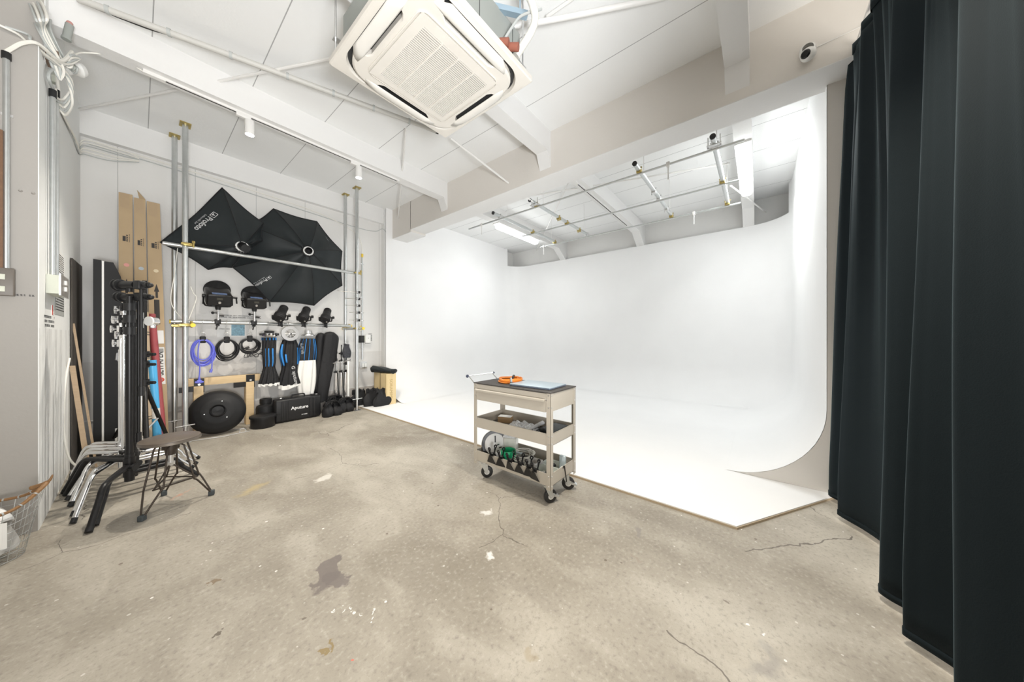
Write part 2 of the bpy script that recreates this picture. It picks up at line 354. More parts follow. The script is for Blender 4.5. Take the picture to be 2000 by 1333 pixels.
def drape(mb, surf, direction=(0, 1, 0), off=.004):
    """lay lettering on a curved cloth panel along a direction"""
    tr = BVHTree.FromPolygons(surf.v, surf.f); d = Vector(direction)
    for i, p in enumerate(mb.v):
        h = tr.ray_cast(p - d*2, d)
        if h[0] is not None: mb.v[i] = h[0] - d*off + d*(0)
    return mb
def scribble(o, right, up, w, h, rows, rng, ht=.5, pitch=1.0):
    """rows of tiny illegible print"""
    mb = MB(); r = Vector(right); u = Vector(up); o = Vector(o); n = r.cross(u)
    for k in range(rows):
        y = h * (1 - (k+.5)/rows); x = 0; ch = h/rows*ht
        while x < w:
            cw = ch*rng.uniform(.5, .95)*pitch
            if rng.random() > .12:
                a = o + r*x + u*(y-ch/2); mb.prism([a, a+r*cw, a+r*cw+u*ch*.25, a+u*ch*.25], n*.0006); mb.prism([a+u*ch*.6, a+r*cw*.8+u*ch*.6, a+r*cw*.8+u*ch, a+u*ch], n*.0006)
                mb.prism([a+r*cw*.4, a+r*cw*.55, a+r*cw*.55+u*ch, a+r*cw*.4+u*ch], n*.0006)
            x += cw*1.35
    return mb
X, Y, Z = V(1, 0, 0), V(0, 1, 0), V(0, 0, 1)

# ================================================================ the room
ZC = 3.6
struct(MB().box(-3.6, 7.1, -3.3, 5.75, -.12, 0).build('floor', 'floor'))
struct(MB().box(-3.6, 7.1, -3.3, 5.75, ZC, ZC+.1).build('ceiling', 'ceiling'))
struct(MB().box(-.4, 7.0, 5.55, 5.75, 0, ZC).build('wall_back', 'rack_wall'))
struct(MB().box(6.86, 7.1, -.8, 5.6, 0, ZC).build('wall_right', 'wall'))
struct(MB().box(-.75, -.39, 3.655, 5.75, 0, ZC).merge(MB().box(-.75, -.39, 3.452, 3.66, 0, 2.995)).build('wall_left', 'left_wall'))
struct(MB().box(-3.6, -.394, 3.448, 3.66, 0, 2.993).merge(MB().box(-3.6, -.394, 3.65, 3.8, 2.9, ZC)).build('wall_front_left', 'grey_wall'))
# soffit over the equipment wall, concrete column, big beam and the cross beams
struct(MB().box(-.4, 2.92, 5.47, 5.56, 3.315, ZC).build('trim_1', 'beam'))
struct(MB().box(2.9, 3.12, 5.45, 5.56, 0, ZC).build('wall_column', 'wall'))
bb = MB().box(3.04, 3.352, -3.0, 4.80, 3.10, ZC).merge(MB().box(3.04, 3.352, 4.79, 5.46, 3.055, ZC))
struct(bb.build('trim_2', 'big_beam'))
struct(MB().box(3.041, 3.35, -3.0, 4.80, 3.094, 3.101).merge(MB().box(3.041, 3.35, 4.79, 5.45, 3.049, 3.056)).build('trim_3', 'beam'))
n_ = 3
for y0, y1 in ((3.77, 3.92), (1.885, 2.04), (.053, .212), (-1.75, -1.6)):
    for x0, x1 in ((-3.0 if y0 < 3.4 else -.4, 3.045), (3.345, 6.87)):
        n_ += 1
        mb = MB().box(x0, x1, y0, y1, 3.35, ZC)
        hx = x1; sg = -1 if x0 < 3 else -1
        if x0 < 3: mb.prism([V(2.97, y0, 3.351), V(3.045, y0, 3.351), V(3.045, y0, 3.17)], (0, y1-y0, 0))
        else: mb.prism([V(6.45, y0, 3.351), V(6.87, y0, 3.351), V(6.87, y0, 3.10), V(6.80, y0, 3.12)], (0, y1-y0, 0))
        struct(mb.build('trim_%d' % n_, 'beam'))
# cyclorama: coved floor, left wing, back wall with a lower top, right wing; end panel beside it
XB, YL, YR, RC = 6.78, 5.40, -.40, .62
RV = .55     # plan radius of the corners
def cyc_plan(inset):
    """walk round the plan at a distance `inset` from the walls"""
    r = max(RV - inset, .02); pts = []
    pts += [(3.27 + (XB-RV-3.27)*i/10, YR+inset) for i in range(10)]
    cx, cy = XB-RV, YR+RV
    pts += [(cx + r*math.sin(a), cy - r*math.cos(a)) for a in [PI/2*i/14 for i in range(15)]]
    cy2 = YL-RV
    pts += [(XB-inset, cy + (cy2-cy)*i/10) for i in range(1, 10)]
    pts += [(cx + r*math.cos(a), cy2 + r*math.sin(a)) for a in [PI/2*i/14 for i in range(15)]]
    pts += [(XB-RV + (2.91-XB+RV)*i/10, YL-inset) for i in range(1, 11)]
    return pts
rows = []
zs = []
for i in range(15):
    a = PI/2*i/14; inset = RC*(1-math.sin(a)); z = .0215 + RC*(1-math.cos(a)); zs.append((inset, z))
zs += [(0, 1.2), (0, 2.0), (0, 3.138)]
for inset, z in zs:
    ins = min(inset, RV-.02) if inset < RC-1e-6 else inset
    P = cyc_plan(min(inset, RV-.03)); 
    # the cove may be wider than the corner radius: straight runs keep the true inset
    Q = []
    for (px_, py_) in P:
        qx, qy = px_, py_
        if inset > RV-.03:
            e = inset-(RV-.03)
            if py_ <= YR+min(inset, RV-.03)+1e-6: qy += e
            elif py_ >= YL-min(inset, RV-.03)-1e-6: qy -= e
            if px_ >= XB-min(inset, RV-.03)-1e-6: qx -= e
        Q.append(V(qx, qy, z))
    rows.append(Q)
cyc = MB().grid(rows)
# side wings go up to the ceiling, the back wall stops at 3.05 m
top = rows[-1]
wing = []
for seq in (top[:14], top[-14:]):
    cyc.grid([seq, [V(p.x, p.y, ZC) for p in seq]])
co = struct(cyc.build('wall_cyclorama', 'cyc', ang=60))
# white painted board that carries the cyclorama floor, plywood edge below
sheet = [V(2.335, 5.44, 0), V(2.335, .1, 0), V(3.285, -.468, 0), V(3.285, -.40, 0), V(6.4, -.38, 0), V(6.48, 5.3, 0), V(6.4, 5.42, 0)]
struct(MB().prism(sheet, (0, 0, .013)).build('trim_12', 'ply'))
def shr(p): return V(p.x + (.004 if p.x < 2.4 else 0), p.y + (.004 if p.y < 0.2 else 0), .013)
struct(MB().prism([shr(p) for p in sheet], (0, 0, .007)).build('floor_cyclorama', 'cyc'))
arc = [V(3.2725, YR - .003 + RC*(1-math.sin(a)) , .0205 + RC*(1-math.cos(a))) for a in [PI/2*i/16 for i in range(17)]]
poly = arc + [V(3.2725, YR-.003, 3.1), V(3.271, -3.0, 3.1), V(3.271, -3.0, 0), V(3.271, -.47, 0), V(3.271, -.47, .0205), V(3.271, .2, .0205)]
struct(MB().prism(poly, (.02, 0, 0)).build('wall_end_panel', 'grey_end'))
struct(MB().box(-3.7, -3.6, -3.3, 3.8, 0, ZC).build('wall_blocker_left', 'wall'))  # unseen wall added to shut out world light from the left
struct(MB().box(3.3, 7.1, -.80, -.70, 0, ZC).build('wall_side', 'wall'))
struct(MB().box(.2, 2.36, 5.535, 5.551, 0, .285).merge(MB().box(2.36, 2.9, 5.535, 5.551, .0, .285)).build('baseboard_back', mat('skirting_plaster', (.60, .57, .54), .85)))
struct(MB().box(-.385, 2.9, 5.535, 5.551, .285, .292).build('trim_13', 'beam'))
# brown door frame at the far left edge of the view
struct(MB().box(-.62, -.50, 3.41, 3.449, 1.55, 2.4).build('trim_14', 'brown'))

# ---------------------------------------------------------------- ceiling things
def T(label, cat, ob, group=None): return tag(ob, label, cat, group)
def rod(name, a, b, r, m, label, cat, group=None, n=8):
    return tag(MB().cyl(a, b, r, n=n).build(name, m), label, cat, group)
for a, b, lb in ((V(-.38, 5.33, 3.50), V(1.05, 2.66, 3.50), 'white diagonal brace rod crossing the ceiling from the left wall corner to the air conditioner'),
                 (V(1.86, 3.02, 3.50), V(3.04, 5.20, 3.40), 'white diagonal brace rod between air conditioner and the corner column'),
                 (V(3.40, 3.5, 3.3), V(5.0, .3, 3.52), 'thin white brace rod above the pipe grid, rising to the right'),
                 (V(3.5, 1.7, 3.5), V(6.7, 4.6, 3.5), 'thin white brace rod above the pipe grid, running to the left corner'),
                 (V(5.2, .3, 3.3), V(6.85, -.1, 3.35), 'short white brace rod behind the right fluorescent light')):
    rod('brace_rod', a, b, .011, 'white', lb, 'rod', 'ceiling brace rods')
# long service pipe with its dark cable, running between the left pillar and the air conditioner
pa, pb = az(150, -3, 3.48), az(851, 256, 3.48)
pr = thing('service_pipe', 'long white ceiling pipe with black cable strapped on, left of the air conditioner', 'pipe', pa)
MB().cyl(pa, pb, .021, n=12).build('pipe', mat('aged_white_pipe', (.60, .59, .56), .5), pr)
d = (pb-pa); off = V(.03, .03, .012)
MB().tube(sm([pa+off*1.2, pa+d*.1+off*2, pa+d*.2+off, pa+d*.5+off, pa+d*.8+off, pb+off+V(.03, 0, 0)], 5), .006, 6).build('cable', 'dark', pr)
for t in (.05, .17, .31, .46, .60, .74, .88): MB().cyl(pa+d*t, pa+d*(t+.008), .027, n=12).build('strap', 'cable_g', pr)
pc, pd = az(880, 270, 3.46), az(1037, 392, 3.20)
rod('conduit', pc, az(1040, 394, 3.07), .012, 'white', 'white ceiling conduit dropping from the air conditioner to the big beam', 'pipe')
pts = [az(1003, 50, 3.42), az(1060, 42, 3.45), az(1150, 25, 3.5), az(1310, -8, 3.54)]
pr = thing('drain_pipe', 'white drain pipe with grey cable leaving the right side of air conditioner', 'pipe', pts[0])
MB().tube(sm(pts, 6), .018, 10).build('pipe', 'white', pr)
MB().tube(sm([p + V(.02, -.03, .02) for p in pts], 6), .006, 6).build('cable', 'cable_g', pr)
tag(MB().tube(sm([V(1.58, 1.25, 3.06), V(1.605, 1.21, 3.13), V(1.62, 1.15, 3.20), V(1.615, 1.12, 3.26), V(1.585, 1.12, 3.32), V(1.555, 1.135, 3.40), V(1.55, 1.14, 3.58)], 8), .024, 12).build('insulated_hose', 'cable_w'), 'thick taped white hose curving up beside the air conditioner', 'hose')
rod('conduit', az(1068, 33, 3.56), az(1120, -3, 3.56), .012, 'white', 'short white ceiling conduit branching off the drain pipe', 'pipe')

# ---- ceiling cassette air conditioner
ac = thing('air_conditioner', 'square cream ceiling cassette air conditioner with central louvred grille', 'air conditioner', (1.25, 1.69, 2.97))
cx, cy, hz = 1.25, 1.69, 2.97
def rsq(h, r, n=10, cx=cx, cy=cy, hy=None):
    hy = h if hy is None else hy; out = []
    for qx, qy, a0 in ((1, 1, 0), (-1, 1, PI/2), (-1, -1, PI), (1, -1, 1.5*PI)):
        for i in range(n+1):
            a = a0 + PI/2*i/n; out.append((cx + qx*(h-r) + r*math.cos(a), cy + qy*(hy-r) + r*math.sin(a)))
    return out
def ring(mb, o1, z1, o2, z2): mb.grid([[V(x, y, z1) for x, y in o1], [V(x, y, z2) for x, y in o2]], closed=True)
p1 = MB()
ring(p1, rsq(.475, .012), hz+.03, rsq(.475, .012), hz); ring(p1, rsq(.475, .012), hz, rsq(.468, .012), hz-.006); ring(p1, rsq(.468, .012), hz-.006, rsq(.435, .16), hz-.010)
ring(p1, rsq(.435, .16), hz-.010, rsq(.428, .16), hz+.014); ring(p1, rsq(.475, .012), hz+.03, rsq(.42, .012), hz+.03)
p1.build('decor_panel', 'cream', ac, ang=30)
MB().prism([V(x, y, hz+.012) for x, y in rsq(.430, .16)], (0, 0, .01)).build('panel_recess', 'dark', ac)
# inner plate: rounded square with wide corner lobes, pinched where the four flaps sit
def lobed(s, pinch, n=96):
    out = []
    for i in range(n):
        a = 2*PI*i/n; e = 5.0
        r = 1/((abs(math.cos(a))**e + abs(math.sin(a))**e)**(1/e)); k = max(abs(math.cos(a)), abs(math.sin(a)))
        mid = max(0, min(1, (k-.86)/.055)); mid = mid*mid*(3-2*mid); out.append((cx + s*r*math.cos(a)*(1-pinch*mid*(abs(math.cos(a)) > .7)), cy + s*r*math.sin(a)*(1-pinch*mid*(abs(math.sin(a)) > .7))))
    return out
l1 = lobed(.418, .185); l2 = lobed(.407, .185); ih = .300
p2 = MB(); p2.grid([[V(x, y, hz+.012) for x, y in l1], [V(x, y, hz-.018) for x, y in l1], [V(x, y, hz-.026) for x, y in l2]], closed=True)
p2.prism([V(x, y, hz-.0262) for x, y in l2], (0, 0, .004))
p2.build('inner_plate', 'cream', ac, ang=30)
for k in range(4):
    a = PI/2*k; c, s_ = math.cos(a), math.sin(a)
    def tr(x, y, z): return V(cx + x*c - y*s_, cy + x*s_ + y*c, z)
    fl = MB(); rws = []
    for i in range(9):
        t = i/8; xx = .366 + .070*t; hw = .285*(1 - .0*t) * (1 - .28*t*t); z = hz-.013 - .018*math.sin(PI*(.25+.65*t))
        rws.append([tr(xx, hw*(j/8*2-1)*(1), z + .004*abs(j/8*2-1)**4) for j in range(9)])
    fl.grid(rws); fl.build('flap', 'flapw', ac, solid=.004)
gp = MB(); ring(gp, rsq(.312, .05), hz-.0262, rsq(.312, .05), hz-.032); ring(gp, rsq(.312, .05), hz-.032, rsq(.308, .05), hz-.034)
hx, hy = .255, .245; gcx, gcy = 1.262, 1.70
for (x0, x1, y0, y1) in ((cx-.308, gcx-hx, cy-.308, cy+.308), (gcx+hx, cx+.308, cy-.308, cy+.308), (gcx-hx, gcx+hx, cy-.308, gcy-hy), (gcx-hx, gcx+hx, gcy+hy, cy+.308)):
    e = .012; gp.box(x0 + (e if x0 < gcx-hx-.01 else 0), x1 - (e if x1 > gcx+hx+.01 else 0), y0 + (e if y0 < gcy-hy-.01 else 0), y1 - (e if y1 > gcy+hy+.01 else 0), hz-.0345, hz-.03)
gr = gp.build('grille_frame', 'cream', ac)
MB().box(gcx-hx, gcx+hx, gcy-hy, gcy+hy, hz-.0290, hz-.0268).build('filter', 'gap', gr)
sl = MB(); ns = 36
for i in range(ns):
    y = gcy-hy + (i+.5)*2*hy/ns; sl.obox(gcx, y, hz-.0335, 2*hx, .0062, .007)
for k in (-.5, 0, .5): sl.box(gcx+k*hx-.003, gcx+k*hx+.003, gcy-hy, gcy+hy, hz-.0395, hz-.030)
sl.build('louvre', 'cream', gr)
MB().box(cx-.41, cx+.41, cy-.41, cy+.41, hz+.03, hz+.32).build('body', 'acbody', ac)
sm_ = MB()
for x in (-.30, .02, .33): sm_.box(cx+x-.002, cx+x+.002, cy-.4115, cy-.409, hz+.05, hz+.30); sm_.box(cx+.409, cx+.4115, cy+x-.002, cy+x+.002, hz+.05, hz+.28)
sm_.box(cx-.40, cx+.40, cy-.4115, cy-.409, hz+.085, hz+.088); sm_.box(cx+.409, cx+.4115, cy-.4, cy+.4, hz+.085, hz+.088); sm_.box(cx+.409, cx+.4115, cy-.4, cy+.4, hz+.235, hz+.238)
sm_.build('body_seam', 'dark', ac)
for sx in (-1, 1):
    for sy in (-1, 1): MB().cyl((cx+sx*.46, cy+sy*.40, hz+.04), (cx+sx*.46, cy+sy*.40, ZC), .006, n=8).merge(MB().box(cx+sx*.40, cx+sx*.475, cy+sy*.40-.02, cy+sy*.40+.02, hz+.12, hz+.125)).build('hanger', 'steel', ac)
st = MB().obox(1.50, 1.255, 3.30, .035, .26, .035, Matrix.Rotation(.9, 3, 'Z')).merge(MB().cyl((1.56, 1.20, 3.28), (1.56, 1.20, ZC), .005)); st.build('strut_channel', 'strut', ac)
MB().cyl((1.45, 1.275, 3.07), (1.475, 1.225, 3.06), .024, n=16).merge(MB().cyl((1.49, 1.275, 3.07), (1.53, 1.19, 3.05), .024, n=16)).build('pipe_connection', 'copper', ac)
MB().tube(sm([V(1.47, 1.25, 3.10), V(1.50, 1.22, 3.17), V(1.55, 1.18, 3.26), V(1.66, 1.10, 3.34)], 6), .008, 8).build('cable', 'cable_g', ac)
text_mb('▪▪▪', .02, V(1.62, 1.62, hz-.0268), Y, X, .001).build('indicator_print', 'greyp', ac)

# ---- track lighting on the underside of beam
def track(name, x0, x1, y, label, ends=True):
    t = thing(name, label, 'track', (x0, y, 3.33))
    MB().box(x0, x1, y-.017, y+.017, 3.330, 3.350).build('rail', 'white', t)
    MB().box(x0+.12, x1-.03, y-.006, y+.006, 3.3285, 3.331).build('slot', 'dark', t)
    MB().box(x0, x0+.12, y-.019, y+.019, 3.322, 3.350).build('feed_cap', 'white', t)
    return t
track('light_track', .02, 2.26, 3.847, 'white light track with black slot under the beam above the equipment rack')
track('light_track', 3.75, 5.95, 1.965, 'white light track with black slot on the beam above the pipe grid')
track('light_track', -2.4, 2.3, .12, 'white light track with black slot on the beam above the viewer')
def head():
    h = thing('track_spotlight', '', 'spotlight', (0, 0, 3.33))
    MB().obox(-.025, 0, 3.316, .11, .035, .030, None, .003).build('adapter', 'white', h)
    MB().cyl((.02, 0, 3.305), (.02, 0, 3.29), .011, n=10).build('swivel', 'white', h)
    MB().lathe([(.010, 3.305), (.036, 3.300), (.038, 3.295), (.038, 3.165), (.034, 3.163), (.032, 3.170), (.0, 3.170)], (.02, 0, 0), n=28, cap=False).build('housing', 'white', h)
    MB().cyl((.02, 0, 3.1685), (.02, 0, 3.1675), .031, n=24).build('lamp', 'bulb', h)
    return h
hd = head()
heads = [(.66, 3.847, 'white track spotlight, lit, the nearer one above the left rack post'), (1.70, 3.847, 'white track spotlight, lit, above the right posts of the rack'),
         (.35, .12, 'white track spotlight over the near floor, left of two behind the viewer'), (1.45, .12, 'white track spotlight over the near floor, right of two behind the viewer')]
for i, (x, y, lb) in enumerate(heads):
    h = hd if i == 0 else copy_tree(hd)
    h.location = (x, y, 3.33); h['label'] = lb; h['group'] = 'track spotlights'
    ld = bpy.data.lights.new('spot', 'SPOT'); ld.energy = SPOT * (1, 1.1, .35, 1.5)[i]; ld.spot_size = math.radians(115 if i < 2 else 95); ld.spot_blend = .8; ld.shadow_soft_size = .04; ld.color = (1, .93, .82)
    lo = bpy.data.objects.new('spot_light', ld); lo.location = (x+.02, y, 3.155); COL.objects.link(lo)

# ---- fluorescent fittings
def fluor(name, x0, x1, y, label):
    t = thing(name, label, 'fluorescent light', ((x0+x1)/2, y, 3.25), 'fluorescent lights over the cyclorama')
    MB().box(x0-.03, x1+.03, y-.075, y+.075, 3.325, 3.35).build('base_plate', 'white', t)
    MB().obox((x0+x1)/2, y, 3.285, x1-x0, .115, .075, None, .03).build('diffuser', 'fluo', t)
    ld = bpy.data.lights.new('tube', 'AREA'); ld.shape = 'RECTANGLE'; ld.size = x1-x0-.06; ld.size_y = .09; ld.energy = FLUO_W * (.72 if y > 2 else 1.1); ld.color = (.97, 1, 1)
    lo = bpy.data.objects.new('tube_light', ld); lo.location = ((x0+x1)/2, y, 3.243); COL.objects.link(lo)
    return t
fluor('fluorescent_light', 4.22, 5.62, .132, 'glowing white fluorescent batten on the beam at right of the pipe grid')
fluor('fluorescent_light', 4.28, 5.60, 3.845, 'glowing white fluorescent batten at left end of the pipe grid')

# ---- overhead pipe grid
ZG = 3.05; k_ = (ZG-1.2)/1.8
def lamp_clamp(p, axis='x'):
    c = MB(); c.obox(p.x, p.y, p.z, .07, .05, .05, None, .006); c.cyl(p+V(-.02, .035, .03), p+V(-.02, -.035, .03), .008, n=8); c.cyl(p+V(.02, .03, -.03), p+V(.02, .03, .05), .007, n=8); return c
gnames = ['leftmost overhead steel tube of the pipe grid, black plug on its near end', 'second overhead steel tube of the pipe grid, near the white conduit', 'third overhead steel tube of the pipe grid, with four clamps', 'rightmost overhead steel tube of the pipe grid, beside the lit batten']
gy = [3.061*k_*1.8/1.8, 2.39*k_, 1.01*k_, .32*k_]
gy = [3.061*(ZG-1.2)/1.8, 2.39*(ZG-1.2)/1.8, 1.02*(ZG-1.2)/1.8, .325*(ZG-1.2)/1.8]
for i, yy in enumerate(gy):
    t = thing('overhead_tube', gnames[i], 'pipe', (3.5, yy, ZG+.06), 'thick tubes of the overhead grid')
    MB().cyl((3.42, yy, ZG+.035), (5.26, yy, ZG+.035), .0243, n=18).build('tube', 'galv', t)
    MB().cyl((3.405, yy, ZG+.035), (3.421, yy, ZG+.035), .0255, n=18).build('plug', 'dark', t)
    for xx in (3.58, 4.46, 5.22) + ((4.2, 4.9) if i in (1, 2) else ()): lamp_clamp(V(xx, yy, ZG+.02)).build('clamp', 'brass' if (i+int(xx)) % 3 else 'steel', t)
    if i in (1, 3):
        MB().box(3.5, 3.56, yy-.06, yy+.06, ZG+.0, ZG+.01).merge(MB().cyl((3.53, yy-.05, ZG-.01), (3.53, yy-.05, ZG+.1), .006)).merge(MB().cyl((3.53, yy+.05, ZG-.01), (3.53, yy+.05, ZG+.1), .006)).build('bracket', 'steel', t)
    for xx in (3.75, 5.1): MB().cyl((xx, yy, ZG+.055), (xx, yy, ZC if abs(yy-1.96) > .1 else 3.36), .004, n=6).build('hanger_rod', 'white', t)
for xx, y0, y1, lb in ((3.577, .10, 3.86, 'thin front cross rail of the overhead pipe grid'), (4.46, .17, 3.38, 'thin middle cross rail of the overhead pipe grid'), (5.24, .19, 3.50, 'thin back cross rail of the overhead pipe grid')):
    rod('grid_rail', V(xx, y0, ZG-.008), V(xx, y1, ZG-.008), .0125, 'galv', lb, 'pipe', 'thin cross rails of the overhead grid', 10)
hooks = [(3.577, 3.55, 'small white clamp hook at left end of the front grid rail'), (3.577, .75, 'small white clamp hook between third and fourth tube on the front grid rail'), (5.24, 3.42, 'small white clamp hook at left end of the back grid rail'), (5.24, .75, 'small white clamp hook near the right end of the back grid rail')]
for xx, yy, lb in hooks:
    h = MB().obox(xx, yy, ZG-.01, .04, .035, .05, None, .005); h.cyl((xx, yy, ZG-.03), (xx, yy, ZG-.17), .007, n=8)
    tag(h.build('pipe_hook', 'white'), lb, 'hook', 'hooks on the overhead grid')
# security camera on the big beam
c = ax_(1578, 105, 2.99)
sc_ = thing('security_camera', 'round white security camera with black eye mounted on the big beam', 'camera', V(3.035, c.y, c.z-.06))
c = V(3.0, c.y, c.z)
MB().lathe([(.0, -.012), (.042, -.012), (.045, 0), (.045, .03), (.03, .05)], c+V(.04, 0, .045), (-1, 0, 0), n=24, cap=False).build('mount', 'whitem', sc_)
MB().sphere(c+V(-.02, 0, -.012), .043, 20).build('globe', 'whitem', sc_)
dn = V(-.8, .45, -.25).normalized(); MB().lathe([(0, .008), (.020, .007), (.027, 0), (.029, -.008), (.03, -.02)], c+V(-.02, 0, -.012)+dn*.036, dn, n=20, cap=False).build('eye', 'black', sc_)
rod('thin_cable', V(3.036, c.y-.03, c.z+.05), V(3.036, -1.2, c.z+.10), .003, 'white', 'thin white cable running from the security camera along the big beam', 'cable')

# ---------------------------------------------------------------- dark curtain at the right
ctrl = [(3.42, -.56), (3.34, -.52), (3.24, -.415), (3.16, -.41), (3.06, -.50), (2.98, -.53), (2.90, -.42), (2.85, -.425), (2.74, -.50), (2.62, -.55), (2.50, -.56), (2.38, -.52), (2.24, -.50), (2.14, -.435), (2.09, -.455), (2.04, -.53), (1.98, -.57), (1.93, -.50), (1.885, -.445),
        (1.85, -.48), (1.80, -.54), (1.73, -.60), (1.66, -.56), (1.60, -.47), (1.55, -.49), (1.47, -.56), (1.40, -.575), (1.33, -.49), (1.27, -.50), (1.18, -.57), (1.08, -.52), (.98, -.56), (.88, -.5)]
bot = sm([V(x, y, 0) for x, y in ctrl], 8); nb = len(bot)
XT = lambda s: 3.40 + (1.0-3.40)*s
def topy(x):
    ph = (x-3.376)/.167; f = ph - math.floor(ph); return -.515 + .026*(1-2*abs(f*2-1)) + .006*math.sin(x*9)
crows = []
NR = 30
for j in range(NR+1):
    t = j/NR; z = 3.125 - (3.125-.035)*t
    k = t**.55 if t > 0 else 0; k = min(1, k*1.04)
    row = []
    for i, p in enumerate(bot):
        s = i/(nb-1); xt = p.x + .0*s; yt = topy(xt)
        yy = yt*(1-k) + p.y*k + .006*math.sin(z*2.1 + p.x*7)*k
        row.append(V(xt, yy, z + (.004*math.sin(p.x*40) if j == 0 else 0) ))
    crows.append(row)
cur = thing('curtain', 'floor-length pleated dark teal curtain hanging at the right', 'curtain', (2.2, -.5, .035))
MB().grid(crows).build('cloth', 'curtain', cur, ang=80, solid=.004)
MB().grid([[p + V(0, .003, .0) for p in crows[0]], [p + V(0, .003, -.07) for p in crows[0]]]).build('heading_tape', 'curtain', cur, solid=.003)
hem = [V(p.x, p.y, .032) for p in crows[-1]]
MB().grid([[V(p.x, p.y+.0035, .035) for p in crows[-1]], [V(p.x, p.y+.0035, .065) for p in crows[-1]]]).build('hem', 'curtain', cur, solid=.002)
cr = thing('curtain_rail', 'white curtain rail above the dark curtain', 'rail', (2.2, -.52, 3.14))
MB().box(.6, 3.27, -.535, -.505, 3.14, 3.165).build('rail', 'white', cr)
for x in (.9, 1.35): MB().box(x-.008, x+.008, -.53, -.51, 3.16, ZC).build('bracket', 'white', cr)

# ================================================================ equipment rack on the left
YF, YK = 5.036, 5.45
def post(xc, y, label, base=True):
    t = thing('rack_post', label, 'post', (xc, y, 0), 'posts of the equipment rack')
    MB().cyl((xc, y, .17), (xc, y, 3.59), .0243, n=20).build('tube', 'galv', t)
    MB().box(xc-.045, xc+.045, y-.06, y+.06, 3.588, ZC).build('top_plate', 'brass', t)
    b = MB().cyl((xc, y, .012), (xc, y, .19), .016, n=14); b.box(xc-.045, xc+.045, y-.05, y+.05, 0, .006); b.build('jack_screw', 'steel', t)
    MB().cyl((xc-.075, y-.02, .185), (xc+.075, y-.02, .19), .006, n=8).build('jack_handle', 'steel', t)
    return t
post(.330, YF, 'front left galvanised steel post of the equipment rack')
post(.268, 5.425, 'back left galvanised steel post of the equipment rack, behind the front one')
post(2.221, YF, 'front right galvanised steel post of the equipment rack')
post(2.205, YK-.02, 'back right galvanised steel post of the equipment rack')
def rail(a, b, label, caps='yellow'):
    t = thing('rack_rail', label, 'pipe', a, 'rails of the equipment rack')
    MB().cyl(a, b, .0215, n=18).build('tube', 'galv', t)
    d = (b-a).normalized()
    for p, s in ((a, -1), (b, 1)): MB().cyl(p, p+d*s*.012, .0225, n=16).build('end_cap', caps, t)
    return t
rail(V(.175, YF+.05, 2.225), V(2.20, YF+.05, 2.225), 'upper steel rail of the rack crossing in front of the softboxes', 'steel')
rail(V(.235, 5.372, 1.372), V(2.27, 5.372, 1.372), 'lower steel rail of the rack carrying the lamp heads and cables')
rail(V(.385, YF-.05, 1.325), V(.33, 5.50, 1.325), 'short depth rail with yellow end cap between the left rack posts', 'yellow')
rail(V(2.275, YF-.10, 1.325), V(2.20, 5.50, 1.325), 'short depth rail with yellow end cap between the right rack posts', 'yellow')
def pclamp(p, label):
    t = MB(); t.obox(p.x, p.y, p.z, .075, .07, .035, None, .006); t.cyl(p+V(.045, -.03, -.03), p+V(.045, -.03, .04), .009, n=8); t.cyl(p+V(-.04, -.04, 0), p+V(-.04, .04, 0), .012, n=8); t.cyl(p+V(.045, -.03, .02), p+V(.045, -.03, .045), .014, n=6)
    return tag(t.build('pipe_clamp', 'brass'), label, 'clamp', 'yellow zinc pipe clamps of the rack')
pclamp(V(.345, YF-.028, 2.235), 'yellow zinc clamp where the upper rail meets the front left post')
pclamp(V(2.235, YF+.02, 2.225), 'yellow zinc clamp where the upper rail meets the front right post')
pclamp(V(.33, YF-.012, 1.325), 'yellow zinc clamp on the front left post at lower rail height')
pclamp(V(.29, 5.40, 1.325), 'yellow zinc clamp on the back left post at lower rail height')
pclamp(V(2.235, YF+.02, 1.325), 'yellow zinc clamp on the front right post at lower rail height')
pclamp(V(2.20, 5.405, 1.36), 'yellow zinc clamp on the back right post at lower rail height')
for (u0, v0, u1, v1, u2, v2, lb) in ((347, 485, 334, 590, 354, 622, 'thin grey cable hanging from upper rail, left of the rack post'), (372, 560, 383, 585, 368, 626, 'loop of thin grey cable right of the left rack posts')):
    a, b, c = ay(u0, v0, 5.2), ay(u1, v1, 5.2), ay(u2, v2, 5.2)
    tag(MB().tube(sm([a, a.lerp(b, .5)+V(.0, 0, 0), b, c], 8), .004, 6).build('thin_cable', 'cable_w'), lb, 'cable', 'thin cables by the left posts')

